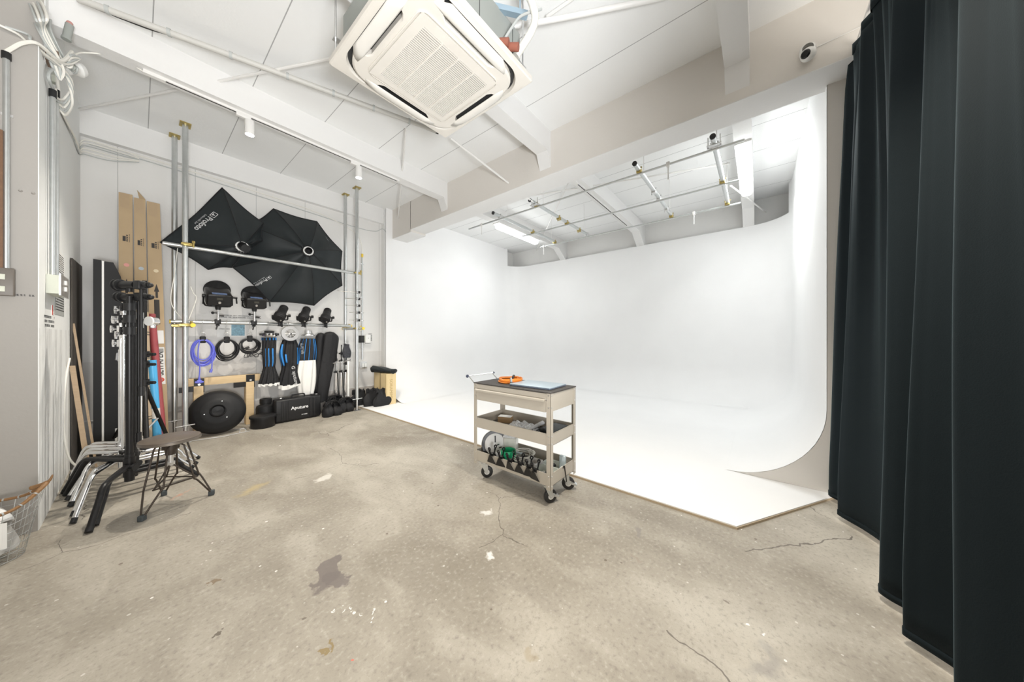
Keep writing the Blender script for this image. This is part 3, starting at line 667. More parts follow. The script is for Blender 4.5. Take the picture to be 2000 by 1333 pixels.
# ---- softboxes
def speedring(c, n, r, root, white=True):
    n = n.normalized()
    MB().lathe([(r*.62, -.03), (r*.98, -.03), (r, -.01), (r*.95, .02), (r*.72, .02), (r*.72, -.02)], c, n, n=32, cap=False).build('speed_ring', 'whitem' if white else 'steel', root)
    tt = MB(); x, y = frame_of(n)
    for i in range(16):
        a = 2*PI*i/16; q = c + (x*math.cos(a) + y*math.sin(a))*r*1.08; tt.obox(q.x, q.y, q.z, .022, .022, .022, None, .003)
    tt.build('ring_lug', 'blackp', root)
    MB().lathe([(r*.55, -.06), (r*.66, -.06), (r*.66, .05), (r*.60, .06), (r*.52, .05), (r*.50, -.03), (0, -.03)], c, n, n=32, cap=False).build('strobe_collar', 'blackp', root)
def softbox(label, rimpx, Yr, ringc, n, ringr, bulge=1.7, sag=.035, rimdy=None):
    rim = [ay(u, v, Yr + (rimdy[i] if rimdy else 0)) for i, (u, v) in enumerate(rimpx)]
    t = thing('softbox', label, 'softbox', ringc, 'softboxes stored on the rack')
    N = len(rim); x, y = frame_of(n); K = 8; J = 10
    ctr = sum(rim, V(0, 0, 0))/N
    # ring starts, matched to each rib by direction
    rs = []
    for p in rim:
        d = (p - ringc); d = d - n*d.dot(n); d.normalize(); rs.append(ringc + d*ringr)
    surf = MB(); ribs = []
    def rib(a, b, tt):
        p = a.lerp(b, tt); dy = a.y + (b.y-a.y)*tt**bulge; return V(p.x, dy, p.z)
    for i in range(N):
        j = (i+1) % N; rows = []
        for k in range(K+1):
            tt = k/K; A = rib(rs[i], rim[i], tt); B = rib(rs[j], rim[j], tt)
            rows.append([A.lerp(B, q/J) + (V(0, 1, 0)*sag*math.sin(PI*q/J)*math.sin(PI*min(tt+.08, 1)) * (1+.3*math.sin(7*tt+i))) + (ctr-A.lerp(B, q/J)).normalized()*(.02*math.sin(PI*q/J)*tt) for q in range(J+1)])
        surf.grid(rows); ribs.append([rib(rs[i], rim[i], k/K) - V(0, .003, 0) for k in range(K+1)])
    surf.build('fabric_shell', 'fabric', t, ang=32)
    for r in ribs: MB().tube(r, .005, 6).build('rib_seam', 'fabric2', t)
    rr = []
    for i in range(N):
        for q in range(J): 
            A, B = rim[i], rim[(i+1) % N]; P = A.lerp(B, q/J); rr.append(P + (ctr-P).normalized()*(.02*math.sin(PI*q/J)))
    MB().tube(rr, .007, 6, closed=True).build('rim_edge', 'fabric2', t)
    MB().add([ctr + V(0, .012, 0)] + [p + V(0, .006, 0) for p in rr], [(0, 1+i, 1+(i+1) % len(rr)) for i in range(len(rr))]).build('diffuser', 'diffw', t)
    return t, surf, rim
nO = V(-.12, -1, .05).normalized()
octa, so, rimO = softbox('large octagonal black softbox, right of the two on the rack', [(534, 408), (619, 433), (668, 491), (668, 558), (613, 597), (527, 590), (455, 523), (484, 440)], 5.43, ay(602, 491, 5.16), nO, .06)
speedring(ay(602, 491, 5.14), nO, .068, octa)
nR = V(-.1, -1, .25).normalized()
rect, sr, rimR = softbox('rectangular black softbox tilted on its corner, left of the two on the rack', [(434, 367), (514, 436), (513, 470), (452, 523), (407, 527), (313, 474)], 5.32, ay(473, 483, 5.10), V(0, -1, .05), .06, 1.6, .03, [0, .0, 0, -.02, -.02, -.12])
cR = ay(473, 483, 5.11); speedring(cR, nR, .070, rect)
MB().cyl(cR, cR + V(.02, -.09, -.03), .050, .047, n=24).build('strobe_tube', 'blackp', rect)
def logo(u0, v0, u1, v1, Yp, txt, frac, sub, root, surf, part='lettering'):
    a, b = ay(u0, v0, Yp), ay(u1, v1, Yp); r = (b-a); L_ = r.length; r.normalize(); up = V(0, -1, 0).cross(r) * -1
    up = r.cross(V(0, -1, 0)) * -1
    mb = text_mb(txt, frac, a, r, up, .001, True)
    w_ = max((p-a).dot(r) for p in mb.v); k = L_/w_; mb.v = [a + (p-a)*k for p in mb.v]
    # the boxed wave mark before the word
    s = frac*k*.62; g = a - r*s*1.75; fr = MB()
    for (p, q) in ((0, 0), (s*1.45, 0), (0, s*.95)): pass
    for a1, a2 in (((0, 0), (1.4, 0)), ((1.4, 0), (1.4, 1)), ((1.4, 1), (0, 1)), ((0, 1), (0, 0))): fr.cyl(g + r*a1[0]*s + up*a1[1]*s, g + r*a2[0]*s + up*a2[1]*s, s*.045, n=4)
    fr.prism([g + r*.25*s + up*.2*s, g + r*1.15*s + up*.2*s, g + r*.95*s + up*.5*s, g + r*.75*s + up*.85*s, g + r*.6*s + up*.45*s], V(0, -.001, 0))
    mb.merge(fr)
    if sub: mb.merge(text_mb(sub, frac*k*.36, a - up*frac*k*.45, r, up, .001))
    drape(mb, surf, (0, 1, 0), .006).build(part, 'ltext', root, smooth=False)
logo(408, 421, 378, 446, 5.2, 'Profoto', .08, 'Softbox RFi 3x4', rect, sr)
logo(521, 543, 500, 556, 5.3, 'Profoto', .08, 'Softbox RFi 5\' Octa', octa, so)
mb = text_mb('RFi', .05, ay(646, 471, 5.3), (ay(642, 463, 5.3)-ay(646, 471, 5.3)), V(-.6, 0, .8), .001, True); drape(mb, so).build('side_mark', 'ltext', octa, smooth=False)

# ---- two large lamp heads with yokes
def big_head(label, u, v, sc, tilt):
    p = ay(u, v, 5.30); rx = ay(u+10, v, 5.30)-ay(u-10, v, 5.30)
    base = V(p.x, 5.372, 1.372)
    t = thing('studio_lamp_head', label, 'studio light', base, 'large lamp heads on the lower rail')
    c = V(base.x, 5.30, p.z)
    R = Matrix.Rotation(tilt, 3, 'X') @ Matrix.Rotation(0, 3, 'Z')
    def B(x, y, z): return c + R @ V(x, y, z)*sc
    body = MB().obox(0, 0, 0, .235*sc, .27*sc, .15*sc, None, .022*sc); body.v = [c + R @ q for q in body.v]; body.build('housing', 'black', t)
    face = MB().obox(0, -.137*sc, -.0, .20*sc, .004, .118*sc); face.v = [c + R @ q for q in face.v]; fo = face.build('control_panel', 'blackp', t)
    q = MB().obox(0, -.140*sc, .025*sc, .052*sc, .003, .026*sc); q.v = [c + R @ w_ for w_ in q.v]; q.build('display', 'greyp' if False else mat('lamp_screen', (.06, .06, .05), .3), fo)
    MB().lathe([(.0, .016*sc), (.013*sc, .016*sc), (.015*sc, 0)], B(0, -.139, -.02), R @ V(0, -1, 0), n=20, cap=False).build('dial', 'steel', fo)
    MB().lathe([(.016*sc, .002), (.021*sc, .002), (.021*sc, 0)], B(0, -.139, -.02), R @ V(0, -1, 0), n=20, cap=False).build('dial_ring', 'blackp', fo)
    q = MB().obox(0, -.09*sc, .0765*sc, .135*sc, .045*sc, .006*sc); q.v = [c + R @ w_ for w_ in q.v]; q.build('nameplate', mat('blue_sheen_plate', (.16, .24, .45), .2, .5), t)
    dish = MB().lathe([(.062*sc, .0), (.080*sc, .03*sc), (.115*sc, .08*sc), (.128*sc, .11*sc), (.132*sc, .115*sc), (.128*sc, .113*sc), (.108*sc, .08*sc), (.06*sc, .01*sc)], B(.01, .12, .0), R @ V(.06, 1, .0), n=36, cap=False); dish.build('reflector', 'blackp', t)
    zb = base.z + .205; y0 = base.y - .07; hw = .132*sc; pz = c.z
    pts = [V(base.x-hw, c.y, pz+.02), V(base.x-hw, c.y, pz-.1*sc), V(base.x-hw, y0, zb+.05), V(base.x-hw+.012, y0, zb+.015), V(base.x-hw+.045, y0, zb), V(base.x+hw-.045, y0, zb), V(base.x+hw-.012, y0, zb+.015), V(base.x+hw, y0, zb+.05), V(base.x+hw, c.y, pz-.1*sc), V(base.x+hw, c.y, pz+.02)]
    MB().tube(sm(pts, 4), .0085*sc, 6, flat=1.6).build('yoke', 'black', t)
    lev = MB().cyl((base.x+hw-.01, c.y, pz), (base.x+hw+.05, c.y, pz), .011, n=10); lev.cyl((base.x+hw+.04, c.y, pz+.008), (base.x+hw+.045, c.y, pz-.075*sc), .008, n=8); lev.cyl((base.x-hw-.012, c.y, pz), (base.x-hw+.02, c.y, pz), .02, n=12); lev.build('tilt_lever', 'blackp', t)
    m2 = MB().obox(base.x, y0, zb, .12*sc, .03, .014, None, .003); m2.lathe([(.036*sc, 0), (.028*sc, -.018), (.025*sc, -.042), (.018, -.045)], V(base.x, y0, zb), n=20, cap=True); m2.build('yoke_mount', 'blackp', t)
    MB().cyl((base.x, y0, base.z+.03), (base.x, y0, zb-.04), .0135, n=14).build('stud', 'chrome', t)
    cl = MB().obox(base.x, base.y-.03, base.z+.012, .055, .09, .062, None, .006); cl.cyl((base.x, base.y-.05, base.z-.02), (base.x-.02, base.y-.09, base.z-.085), .008, n=8); cl.cyl((base.x, base.y-.055, base.z-.03), (base.x, base.y-.02, base.z-.03), .018, n=14)
    cl.cyl((base.x-.045, y0, base.z+.12), (base.x, y0, base.z+.12), .006, n=8); cl.sphere((base.x-.048, y0, base.z+.12), .016, 10); cl.cyl((base.x, y0, base.z+.09), (base.x+.055, y0, base.z+.085), .009, n=8)
    cl.build('rail_clamp', 'blackp', t)
    return t
big_head('black studio lamp head with wide reflector, leftmost on the lower rail', 426, 580, 1.0, math.radians(27))
big_head('black studio lamp head half hidden under the octagonal softbox, second on the lower rail', 497, 587, .94, math.radians(27))
# ---- three compact lamp heads
def small_head(u, label):
    p = ay(u, 612, 5.34); base = V(p.x, 5.372, 1.372)
    t = thing('compact_lamp_head', label, 'studio light', base, 'compact lamp heads on the lower rail')
    c = V(base.x-.01, 5.27, 1.495); a = V(.42, .78, .60).normalized()
    MB().lathe([(r_*1.15, h_*1.15) for r_, h_ in ((0, -.075), (.045, -.075), (.058, -.068), (.062, -.055), (.062, .01), (.057, .02), (.052, .022), (.050, .03), (.048, .10), (.045, .115), (.047, .118), (.047, .185), (.040, .188), (0, .18))], c, a, n=28, cap=False).build('housing', 'blackm', t)
    ff = MB().lathe([(.030, .004), (.052, .004), (.054, 0)], c-a*.0865, -a, n=24, cap=False)
    ff.build('back_ring', 'blackp', t)
    MB().lathe([(0, .010), (.010, .010), (.011, 0)], c-a*.086 + V(.028, 0, -.024), -a, n=12, cap=False).build('dial', 'steel', t)
    x_, y_ = V(1, 0, 0), 0
    hw = .088; zb = base.z+.062; pts = [V(c.x-hw, c.y, c.z), V(c.x-hw, c.y, zb+.02), V(c.x-hw+.02, c.y, zb), V(c.x+hw-.02, c.y, zb), V(c.x+hw, c.y, zb+.02), V(c.x+hw, c.y, c.z)]
    MB().tube(sm(pts, 4), .009, 6, flat=1.5).build('yoke', 'blackp', t)
    k = MB().cyl((c.x+hw-.02, c.y, c.z), (c.x+hw+.015, c.y, c.z), .008, n=8); k.cyl((c.x+hw+.012, c.y, c.z), (c.x+hw+.034, c.y, c.z), .021, n=10); k.build('tilt_knob', 'blackp', t)
    q = MB().cyl((c.x, c.y, zb), (base.x+.01, base.y-.03, base.z+.03), .02, n=12); q.obox(base.x+.01, base.y-.02, base.z+.005, .05, .075, .07, None, .006); q.cyl((base.x+.02, base.y-.06, base.z-.04), (base.x+.02, base.y-.06, base.z+.02), .012, n=8); q.build('rail_clamp', 'blackp', t)
for u, lb in ((546, 'small black cylindrical lamp head, left of the three compact ones on the rail'), (592, 'small black cylindrical lamp head, middle of the three compact ones on the rail'), (634, 'small black cylindrical lamp head, rightmost on the lower rail')): small_head(u, lb)

# ---- hook + hung cables
YH = 5.345
def coil(label, u, v0, v1, wpx, m, turns, r, seed, extra=None, holder=True, grp='coiled cables hanging from the lower rail'):
    rng = random.Random(seed); top = ay(u, v0, YH); bot_ = ay(u, v1, YH); hw = (ay(u+wpx/2, v0, YH)-ay(u-wpx/2, v0, YH)).length/2; hh = (top.z-bot_.z)/2
    c = V(top.x, YH, (top.z+bot_.z)/2)
    t = thing('coiled_cable', label, 'cable', V(c.x, YH, 1.372-.0), grp)
    mb = MB(); pts = []
    for k in range(turns):
        s = 1 - rng.uniform(.0, .30); ox, oz = rng.uniform(-.012, .012), 0; dy = rng.uniform(-.022, .012)
        n = 26
        for i in range(n):
            a = PI/2 + 2*PI*i/n; rr = s*(1 + .03*math.sin(3*a+k))
            z = c.z + hh*(math.sin(a)*rr + (1-s)*1.0*.9); pts.append(V(c.x + ox + hw*math.cos(a)*rr, YH+dy, z))
    mb.tube(sm(pts, 2), r, 6); mb.build('cable', m, t)
    sp = V(c.x, YH, top.z)
    MB().obox(sp.x, sp.y, sp.z+.0, .055, .045, .085, None, .012).build('strap', 'blackm', t)
    MB().tube([sp + V(.024*math.cos(a), 0, .062+.024*math.sin(a)*1.2) for a in [2*PI*i/16 for i in range(16)]], .004, 6, closed=True).build('ring', 'steel', t)
    hk = [V(c.x, YH, top.z+.09), V(c.x-.012, YH, top.z+.07), V(c.x-.004, YH-.006, 1.37), V(c.x, 5.34, 1.40), V(c.x+.002, 5.372, 1.400), V(c.x+.004, 5.40, 1.385), V(c.x+.006, 5.40, 1.36)]
    MB().tube(sm(hk, 5), .003, 6).build('hook', 'steel', t)
    return t, c, hw, hh
t, c, hw, hh = coil('coil of violet-blue power cable, leftmost on the lower rail', 396, 664, 716, 46, 'bluecable', 9, .0065, 3)
MB().tube(sm([c+V(-.03, -.03, hh*.9), c+V(-.045, -.04, 0), c+V(-.03, -.04, -hh), ay(389, 738, YH-.04)], 8), .0065, 6).build('cable_tail', 'bluecable', t)
e = ay(389, 746, YH-.04); pl = MB().obox(e.x, e.y, e.z, .045, .03, .04, None, .006); pl.obox(e.x, e.y, e.z-.005, .075, .028, .022, None, .005); pl.cyl(e+V(0, 0, .02), e+V(0, 0, .05), .012, n=10); pl.build('socket_block', 'bluecable', t)
MB().tube(sm([c+V(hw*.8, -.02, -hh*.4), c+V(hw*.75, -.03, -hh*1.1), ay(413, 724, YH-.03)], 8), .0065, 6).merge(MB().cyl(ay(413, 722, YH-.03), ay(411, 728, YH-.03), .014, n=10)).build('plug_tail', 'bluecable', t)
t, c, hw, hh = coil('coil of thick black cable, middle of the three on the lower rail', 443, 664, 706, 46, 'blackp', 8, .0075, 5)
t, c, hw, hh = coil('tangled coil of thin black cables beside the folded soft lanterns', 488, 662, 692, 40, 'blackp', 8, .006, 8)
rng = random.Random(4); tg = MB()
for k in range(6):
    a0 = c + V(rng.uniform(-.5, .2)*hw, -.02, rng.uniform(-.8, -.2)*hh); tg.tube(sm([a0, a0+V(rng.uniform(-.05, .1), -.01, -.07), a0+V(rng.uniform(.02, .12), 0, -.03), a0+V(rng.uniform(.1, .18), .0, .02-rng.random()*.08)], 6), .0035, 6)
tg.cyl(c+V(hw*.8, 0, hh*.5), c+V(hw*1.1, -.01, hh*.35), .012, n=8); tg.cyl(c+V(-hw*.5, -.02, -hh*.3), c+V(-hw*.1, -.02, -hh*.1), .016, n=8); tg.build('loose_ends', 'blackp', t)

# ---- folded soft lanterns / domes
def hang_hook(t, x, z, y=5.33):
    MB().tube(sm([V(x, y, z), V(x-.01, y, z+.03), V(x-.004, y, 1.37), V(x, 5.35, 1.40), V(x+.002, 5.372, 1.400), V(x+.004, 5.40, 1.36)], 5), .003, 6).build('hook', 'steel', t)
def folded(label, u, prof, seed, ribs=12):
    rng = random.Random(seed); t = thing('folded_softbox', label, 'softbox', V(ay(u, 650, 5.3).x, 5.3, ay(u, prof[-1][0], 5.3).z), 'folded softboxes hanging from the lower rail')
    x0 = ay(u, 650, 5.30).x; NA = 72; rows = []; phs = [rng.uniform(0, 6) for _ in range(4)]
    for (v, wpx, du) in prof:
        c = ay(u+du, v, 5.30); hw = (ay(u+du+wpx/2, v, 5.3)-ay(u+du-wpx/2, v, 5.3)).length/2
        rows.append((c, hw))
    R = []
    # resample
    cs = sm([c for c, _ in rows], 4); hs = [p.x for p in sm([V(h, 0, 0) for _, h in rows], 4)]
    for k, (c, h) in enumerate(zip(cs, hs)):
        R.append([c + V(math.cos(a)*h, math.sin(a)*min(h, .10)*.75, 0)*(1 + .09*math.sin(ribs*a + phs[0] + .15*k) + .03*math.sin(5*a+phs[1]+k*.2)) for a in [2*PI*i/NA for i in range(NA)]])
    return t, R, cs, hs, x0
def ribbons(R, ks, k0, k1, w=2):
    mb = MB()
    for a in ks:
        rows = []
        for k in range(k0, k1):
            row = R[k]; cc = sum(row, V(0, 0, 0))/len(row); n = len(row); rows.append([row[(a+j) % n] + (row[(a+j) % n]-cc).normalized()*.004 for j in range(w+1)])
        mb.grid(rows)
    return mb
# first (round steel ring on top)
t, R, cs, hs, x0 = folded('folded black softbox with blue ribs hanging under a chrome ring, left of three', 526, [(660, 26, 0), (672, 26, 0), (690, 25, 0), (706, 24, .5), (716, 22, 0), (722, 24, 0), (736, 32, 0), (750, 39, -1)], 3)
MB().grid(R, True).build('cloth', 'fabric2', t, ang=50)
ribbons(R, (40, 46, 52, 58, 64, 34), 0, 3).build('blue_rib', 'blue', t, solid=.002); ribbons(R, (44, 50, 57), 6, 17).build('blue_rib', 'blue', t, solid=.002)
cc = ay(526, 653, 5.3); MB().lathe([(.05, .03), (.085, .025), (.10, .0), (.095, -.02), (.07, -.028), (.05, -.03)], cc, (0, -.15, 1), n=32, cap=True).build('speed_ring', 'chrome', t); MB().lathe([(.052, 0), (.058, .018), (.03, .022)], cc+V(0, 0, .025), n=24).build('ring_cap', 'blackp', t)
lg = MB()
for i in range(14): a = 2*PI*i/14; q = cc+V(.10*math.cos(a), .10*math.sin(a), -.004); lg.obox(q.x, q.y, q.z, .02, .02, .03, None, .003)
lg.build('ring_lug', 'blackp', t)
rw = R[-1]; MB().grid([[p + V(0, 0, .01) for p in rw], [p*1 + V(0, 0, -.02+.012*math.sin(i*.9)) for i, p in enumerate(rw)]], True).build('inner_lining', 'diffw', t)
hang_hook(t, x0, cc.z+.05)
# second (ring turned to the viewer)
t, R, cs, hs, x0 = folded('folded black softbox with steel ring facing forward, middle of three', 566, [(664, 24, -1), (676, 32, -1), (692, 36, -1), (708, 32, 0), (716, 29, 0), (724, 31, 0), (738, 40, 1), (752, 46, 2)], 9, 10)
MB().grid(R, True).build('cloth', 'fabric2', t, ang=50)
ribbons(R, (37, 41), 3, 16).build('blue_rib', 'blue', t, solid=.002); ribbons(R, (47,), 8, 13).build('blue_rib', 'blue', t, solid=.002); ribbons(R, (65, 69), 5, 15).build('blue_rib', 'blue', t, solid=.002)
rw = R[-1]; MB().grid([[p + V(0, 0, .01) for p in rw], [p + V(0, 0, -.03-.03*math.sin(i*.17)) for i, p in enumerate(rw)]], True).build('inner_lining', 'diffw', t)
cc = ay(567, 652, 5.22); nn = V(-.1, -1, .12).normalized()
MB().lathe([(.062, 0), (.062, .012), (.105, .012), (.108, .004), (.108, -.012), (.062, -.012), (.062, 0)], cc, nn, n=40, cap=False).build('speed_ring', 'steel', t)
xx, yy = frame_of(nn); sp = MB()
for k in range(4): d = xx*math.cos(PI/4*k)+yy*math.sin(PI/4*k); sp.cyl(cc-d*.063, cc+d*.063, .004, n=6)
sp.lathe([(0, .012), (.018, .010), (.02, 0)], cc, nn, n=16); sp.build('ring_spoke', 'chrome', t)
a = ay(570, 716, 5.2); b = ay(577, 752, 5.2); tx = text_mb('G  aputure', .07, a, (b-a), V(.9, 0, .1), .001, True); k = (b-a).length/max((p-a).dot((b-a).normalized()) for p in tx.v); tx.v = [a+(p-a)*k for p in tx.v]
sfm = MB().grid(R, True); drape(tx, sfm, (0, 1, 0), .006).build('lettering', 'ltext', t, smooth=False)
hang_hook(t, x0, cc.z+.10)
# third (blue striped top, white lower)
t, R, cs, hs, x0 = folded('folded softbox with black and blue striped top over white diffusion cloth, right of three', 602, [(662, 25, 0), (676, 31, -1), (690, 34, -2), (704, 34, -3), (712, 35, -3), (730, 38, -4), (750, 36, -4), (770, 28, -4)], 5, 9)
MB().grid(R[:13], True).build('cloth', 'fabric2', t, ang=50); MB().grid([[p*1 for p in r] for r in R[12:]], True).build('diffusion_cloth', 'diffw', t, ang=60)
ribbons(R, (36, 42, 48, 54, 60, 66), 0, 13, 1).build('blue_rib', 'blue', t, solid=.002)
cc = ay(602, 652, 5.3); MB().lathe([(.05, .045), (.052, .0), (.058, -.005), (.062, .002), (.085, -.02), (.088, -.035), (.08, -.04)], cc, n=32, cap=True).build('speed_ring', 'steel', t)
tx = text_mb('aputure', .05, ay(594, 692, 5.2), (0, 0, 1), (-1, 0, 0), .001); drape(tx, MB().grid(R, True), (0, 1, 0), .006).build('lettering', 'ltext', t, smooth=False)
hang_hook(t, x0, cc.z+.045)
# long black carrying bag
t = thing('hanging_bag', 'long folded black fabric bag hanging right of the folded softboxes', 'bag', V(ay(636, 785, 5.3).x, 5.3, ay(636, 785, 5.3).z))
for nm, prof in (('front_fold', [((645), 654, 26), (646, 662, 30), (643, 690, 29), (638, 720, 27), (633, 750, 25), (629, 784, 20)]), ('back_fold', [((627), 656, 18), (626, 668, 20), (625, 700, 18), (624, 730, 17), (622, 755, 18), (625, 786, 15)])):
    rows = []; yy = 5.27 if nm[0] == 'f' else 5.33
    cs = []; hs = []
    for (u, v, wp) in prof: c = ay(u, v, yy); cs.append(c); hs.append(V((ay(u+wp/2, v, yy)-ay(u-wp/2, v, yy)).length/2, 0, 0))
    cs = sm(cs, 5); hs = sm(hs, 5); R = []
    for k, (c, h) in enumerate(zip(cs, hs)): R.append([c + V(math.cos(a)*h.x, math.sin(a)*.05, 0)*(1+.06*math.sin(3*a+k*.25)+.03*math.sin(7*a+k*.1)) for a in [2*PI*i/32 for i in range(32)]])
    topc = cs[0] + V(0, 0, .035); R.insert(0, [topc + (p-cs[0])*.6 for p in R[0]]); R.insert(0, [topc+V(0, 0, .008) + (p-cs[0])*.1 for p in R[0]])
    MB().grid(R, True).build(nm, 'fabric2', t, ang=60)
hang_hook(t, ay(634, 650, 5.3).x, ay(634, 658, 5.3).z)

# ================================================================ along the foot of the rack
t = thing('wood_trestle', 'raw pine timber trestle with black metal brackets behind the lamp dish', 'trestle', (.7, 5.45, 0))
MB().obox(.715, 5.43, .628, .70, .09, .09, None, .003).build('beam', 'pine', t)
for lx in (.43, .92):
    for dy, sg in ((-.03, -1), (.03, 1)):
        MB().obox(lx + (.0 if dy < 0 else .0) + .035, 5.43+dy*1.2, .29, .085, .04, .58, Matrix.Rotation(0, 3, 'X'), .003).build('leg', 'pine', t)
    b = MB().box(lx-.005, lx+.085, 5.375, 5.383, .50, .675); b.box(lx-.005, lx+.085, 5.375, 5.47, .50, .506); b.box(lx-.13, lx+.0, 5.385, 5.40, .515, .58); b.build('bracket', 'black', t)
    MB().lathe([(0, .003), (.013, .003), (.014, 0)], (lx+.04, 5.374, .60), (0, -1, 0), n=14, cap=False).build('bolt', 'steel', t)
t = thing('lamp_dish', 'large round black metal lamp dish leaning low between rack post and wooden trestle', 'reflector', (.60, 5.02, 0))
n = V(-.12, -1, .30).normalized(); c = V(.605, 5.10, .285)
MB().lathe([(.07, .085), (.075, .062), (.10, .060), (.145, .058), (.155, .05), (.20, .035), (.235, .005), (.255, -.035), (.262, -.055), (.255, -.06), (.23, -.03), (.15, .02), (.0, .03)], c, n, n=64, cap=False).build('bowl', 'blackm', t)
MB().lathe([(.0, .045), (.055, .05), (.058, .10), (.066, .112), (.070, .108), (.070, .06)], c, n, n=36, cap=False).build('socket', 'blackp', t)
xx, yy = frame_of(n); sc_mb = MB()
for a in (.2, 2.3, 4.4): q = c + (xx*math.cos(a)+yy*math.sin(a))*.118 + n*.060; sc_mb.lathe([(0, .004), (.006, .003), (.007, 0)], q, n, n=10)
sc_mb.build('screw', 'steel', t)
t2 = thing('wire_stand', 'thin steel wire stand on the floor under the lamp dish', 'stand', (.6, 4.98, 0))
MB().tube([V(.30, 5.02, .008), V(.62, 4.93, .008), V(.88, 4.96, .008), V(.86, 5.16, .008), V(.32, 5.24, .008)], .005, 6, closed=True).merge(MB().tube(sm([V(.78, 4.955, .01), V(.79, 4.97, .045), V(.83, 4.97, .045), V(.84, 4.96, .01)], 4), .004, 6)).build('wire', 'steel', t2)
# black round drum case with lid and the neck-shaped reflector behind it
t = thing('round_case', 'low round black case with flat lid beside the wooden trestle', 'case', (1.02, 5.06, 0))
MB().lathe([(.0, 0), (.125, 0), (.13, .01), (.13, .13), (.0, .13)], (1.035, 5.09, 0), n=40, cap=False).build('drum', 'black', t)
MB().lathe([(.0, .155), (.135, .155), (.142, .15), (.142, .128), (.0, .128)], (1.035, 5.09, 0), n=40, cap=False).merge(MB().obox(1.19, 5.10, .142, .06, .05, .012, None, .003)).build('lid', 'blackm', t)
tag(MB().lathe([(0, 0), (.105, 0), (.11, .20), (.10, .235), (.065, .25), (.062, .265), (.068, .27), (.068, .325), (.060, .33), (.0, .32)], (1.115, 5.33, 0), n=36, cap=False).build('bell_reflector', 'blackm'), 'black bell-shaped reflector with narrow neck standing behind the round case', 'reflector')
# hard case
z1 = .325
t = thing('equipment_case', 'black hard equipment case with white lettering standing on its long edge', 'case', (1.44, 5.17, 0))
MB().obox(1.445, 5.17, z1/2+.004, .555, .17, z1-.02, None, .022).build('shell', 'blackp', t)
rb = MB()
for x in (1.245, 1.30, 1.59, 1.635): rb.obox(x, 5.083, z1/2, .028, .012, z1-.05, None, .004)
rb.box(1.17, 1.72, 5.165, 5.175, .0, z1-.002); rb.build('rib', 'blackp', t)
for x in (1.26, 1.645): MB().obox(x, 5.165, z1+.002, .06, .05, .022, None, .005).build('latch', 'blackp', t)
for x in (1.235, 1.67): MB().cyl((x-.012, 5.13, z1+.008), (x+.012, 5.13, z1+.008), .011, n=12).build('padlock_eye', 'chrome', t)
MB().tube(sm([V(1.37, 5.165, z1-.005), V(1.375, 5.165, z1+.03), V(1.40, 5.165, z1+.035), V(1.50, 5.165, z1+.035), V(1.525, 5.165, z1+.03), V(1.53, 5.165, z1-.005)], 4), .010, 8).build('handle', 'black', t)
text_mb('Aputure', .062, V(1.345, 5.0835, .165), X, Z, .002, True).merge(text_mb('®', .022, V(1.583, 5.0835, .195), X, Z, .002)).build('lettering', 'ltext', t, smooth=False)
text_mb('LS C300d', .018, V(1.47, 5.0835, .07), X, Z, .002, True).build('small_lettering', 'ltext', t, smooth=False)

# sandbags
def lump(cx, cy, cz, sx, sy, sz, seed, tilt=0):
    rng = random.Random(seed); ph = [rng.uniform(0, 6) for _ in range(4)]; rows = []; N = 28; K = 16
    for k in range(K+1):
        f = k/K; r = (.86 + .22*math.sin(PI*min(1, f*1.25)) - .30*f*f) if f < .93 else .62
        ry = (1 - f**2.2*.78)
        row = []
        for i in range(N):
            a = 2*PI*i/N; ca, sa = math.cos(a), math.sin(a); se = (abs(ca)**3+abs(sa)**3)**(-1/3); q = r*se*(1 + .04*math.sin(2*a+ph[0]+f*2) + .05*math.sin(5*a+ph[1]+f*4) + .03*math.sin(9*a+ph[2]))
            row.append(V(cx + sx/2*q*math.cos(a) + tilt*f, cy + sy/2*q*ry*math.sin(a), cz + sz*(f*(1+.05*math.sin(3*a+ph[3])) + (.10*f**3*abs(ca)**2))))
        rows.append(row)
    m = MB().grid(rows, True); m.add(rows[0], [tuple(range(N-1, -1, -1))]); m.add(rows[-1], [tuple(range(N))]); return m
def sandbag(x, y, label, seed, s=1.0, cloth='fabric2'):
    t = thing('sandbag', label, 'sandbag', (x, y, 0), 'black sandbags on the floor')
    lump(x-.062*s, y, 0, .135*s, .15*s, .20*s, seed, .01).build('pouch', cloth, t, ang=60); lump(x+.068*s, y+.01, 0, .135*s, .15*s, .19*s, seed+1, -.01).build('pouch', cloth, t, ang=60)
    m = MB(); rows = []
    for k in range(9):
        a = PI*k/8; rows.append([V(x + .10*s*math.cos(a), y + (j-2)*.03*s, .14*s + .085*s*math.sin(a) + .004*math.sin(j*3)) for j in range(5)])
    m.grid(rows).build('saddle', cloth, t, solid=.006)
    MB().tube(sm([V(x-.05, y-.03, .21*s), V(x-.02, y-.045, .235*s), V(x+.03, y-.045, .235*s), V(x+.06, y-.03, .21*s)], 5), .009, 8, flat=1.8).build('handle', 'blackm', t)
sandbag(1.83, 4.98, 'black double sandbag on the floor right beside the lettered hard case', 11)
sandbag(2.06, 5.08, 'black double sandbag on the floor left of the front right rack post', 21)
sandbag(1.98, 5.27, 'black sandbag pushed to the wall behind the two double sandbags', 31, 1.1)
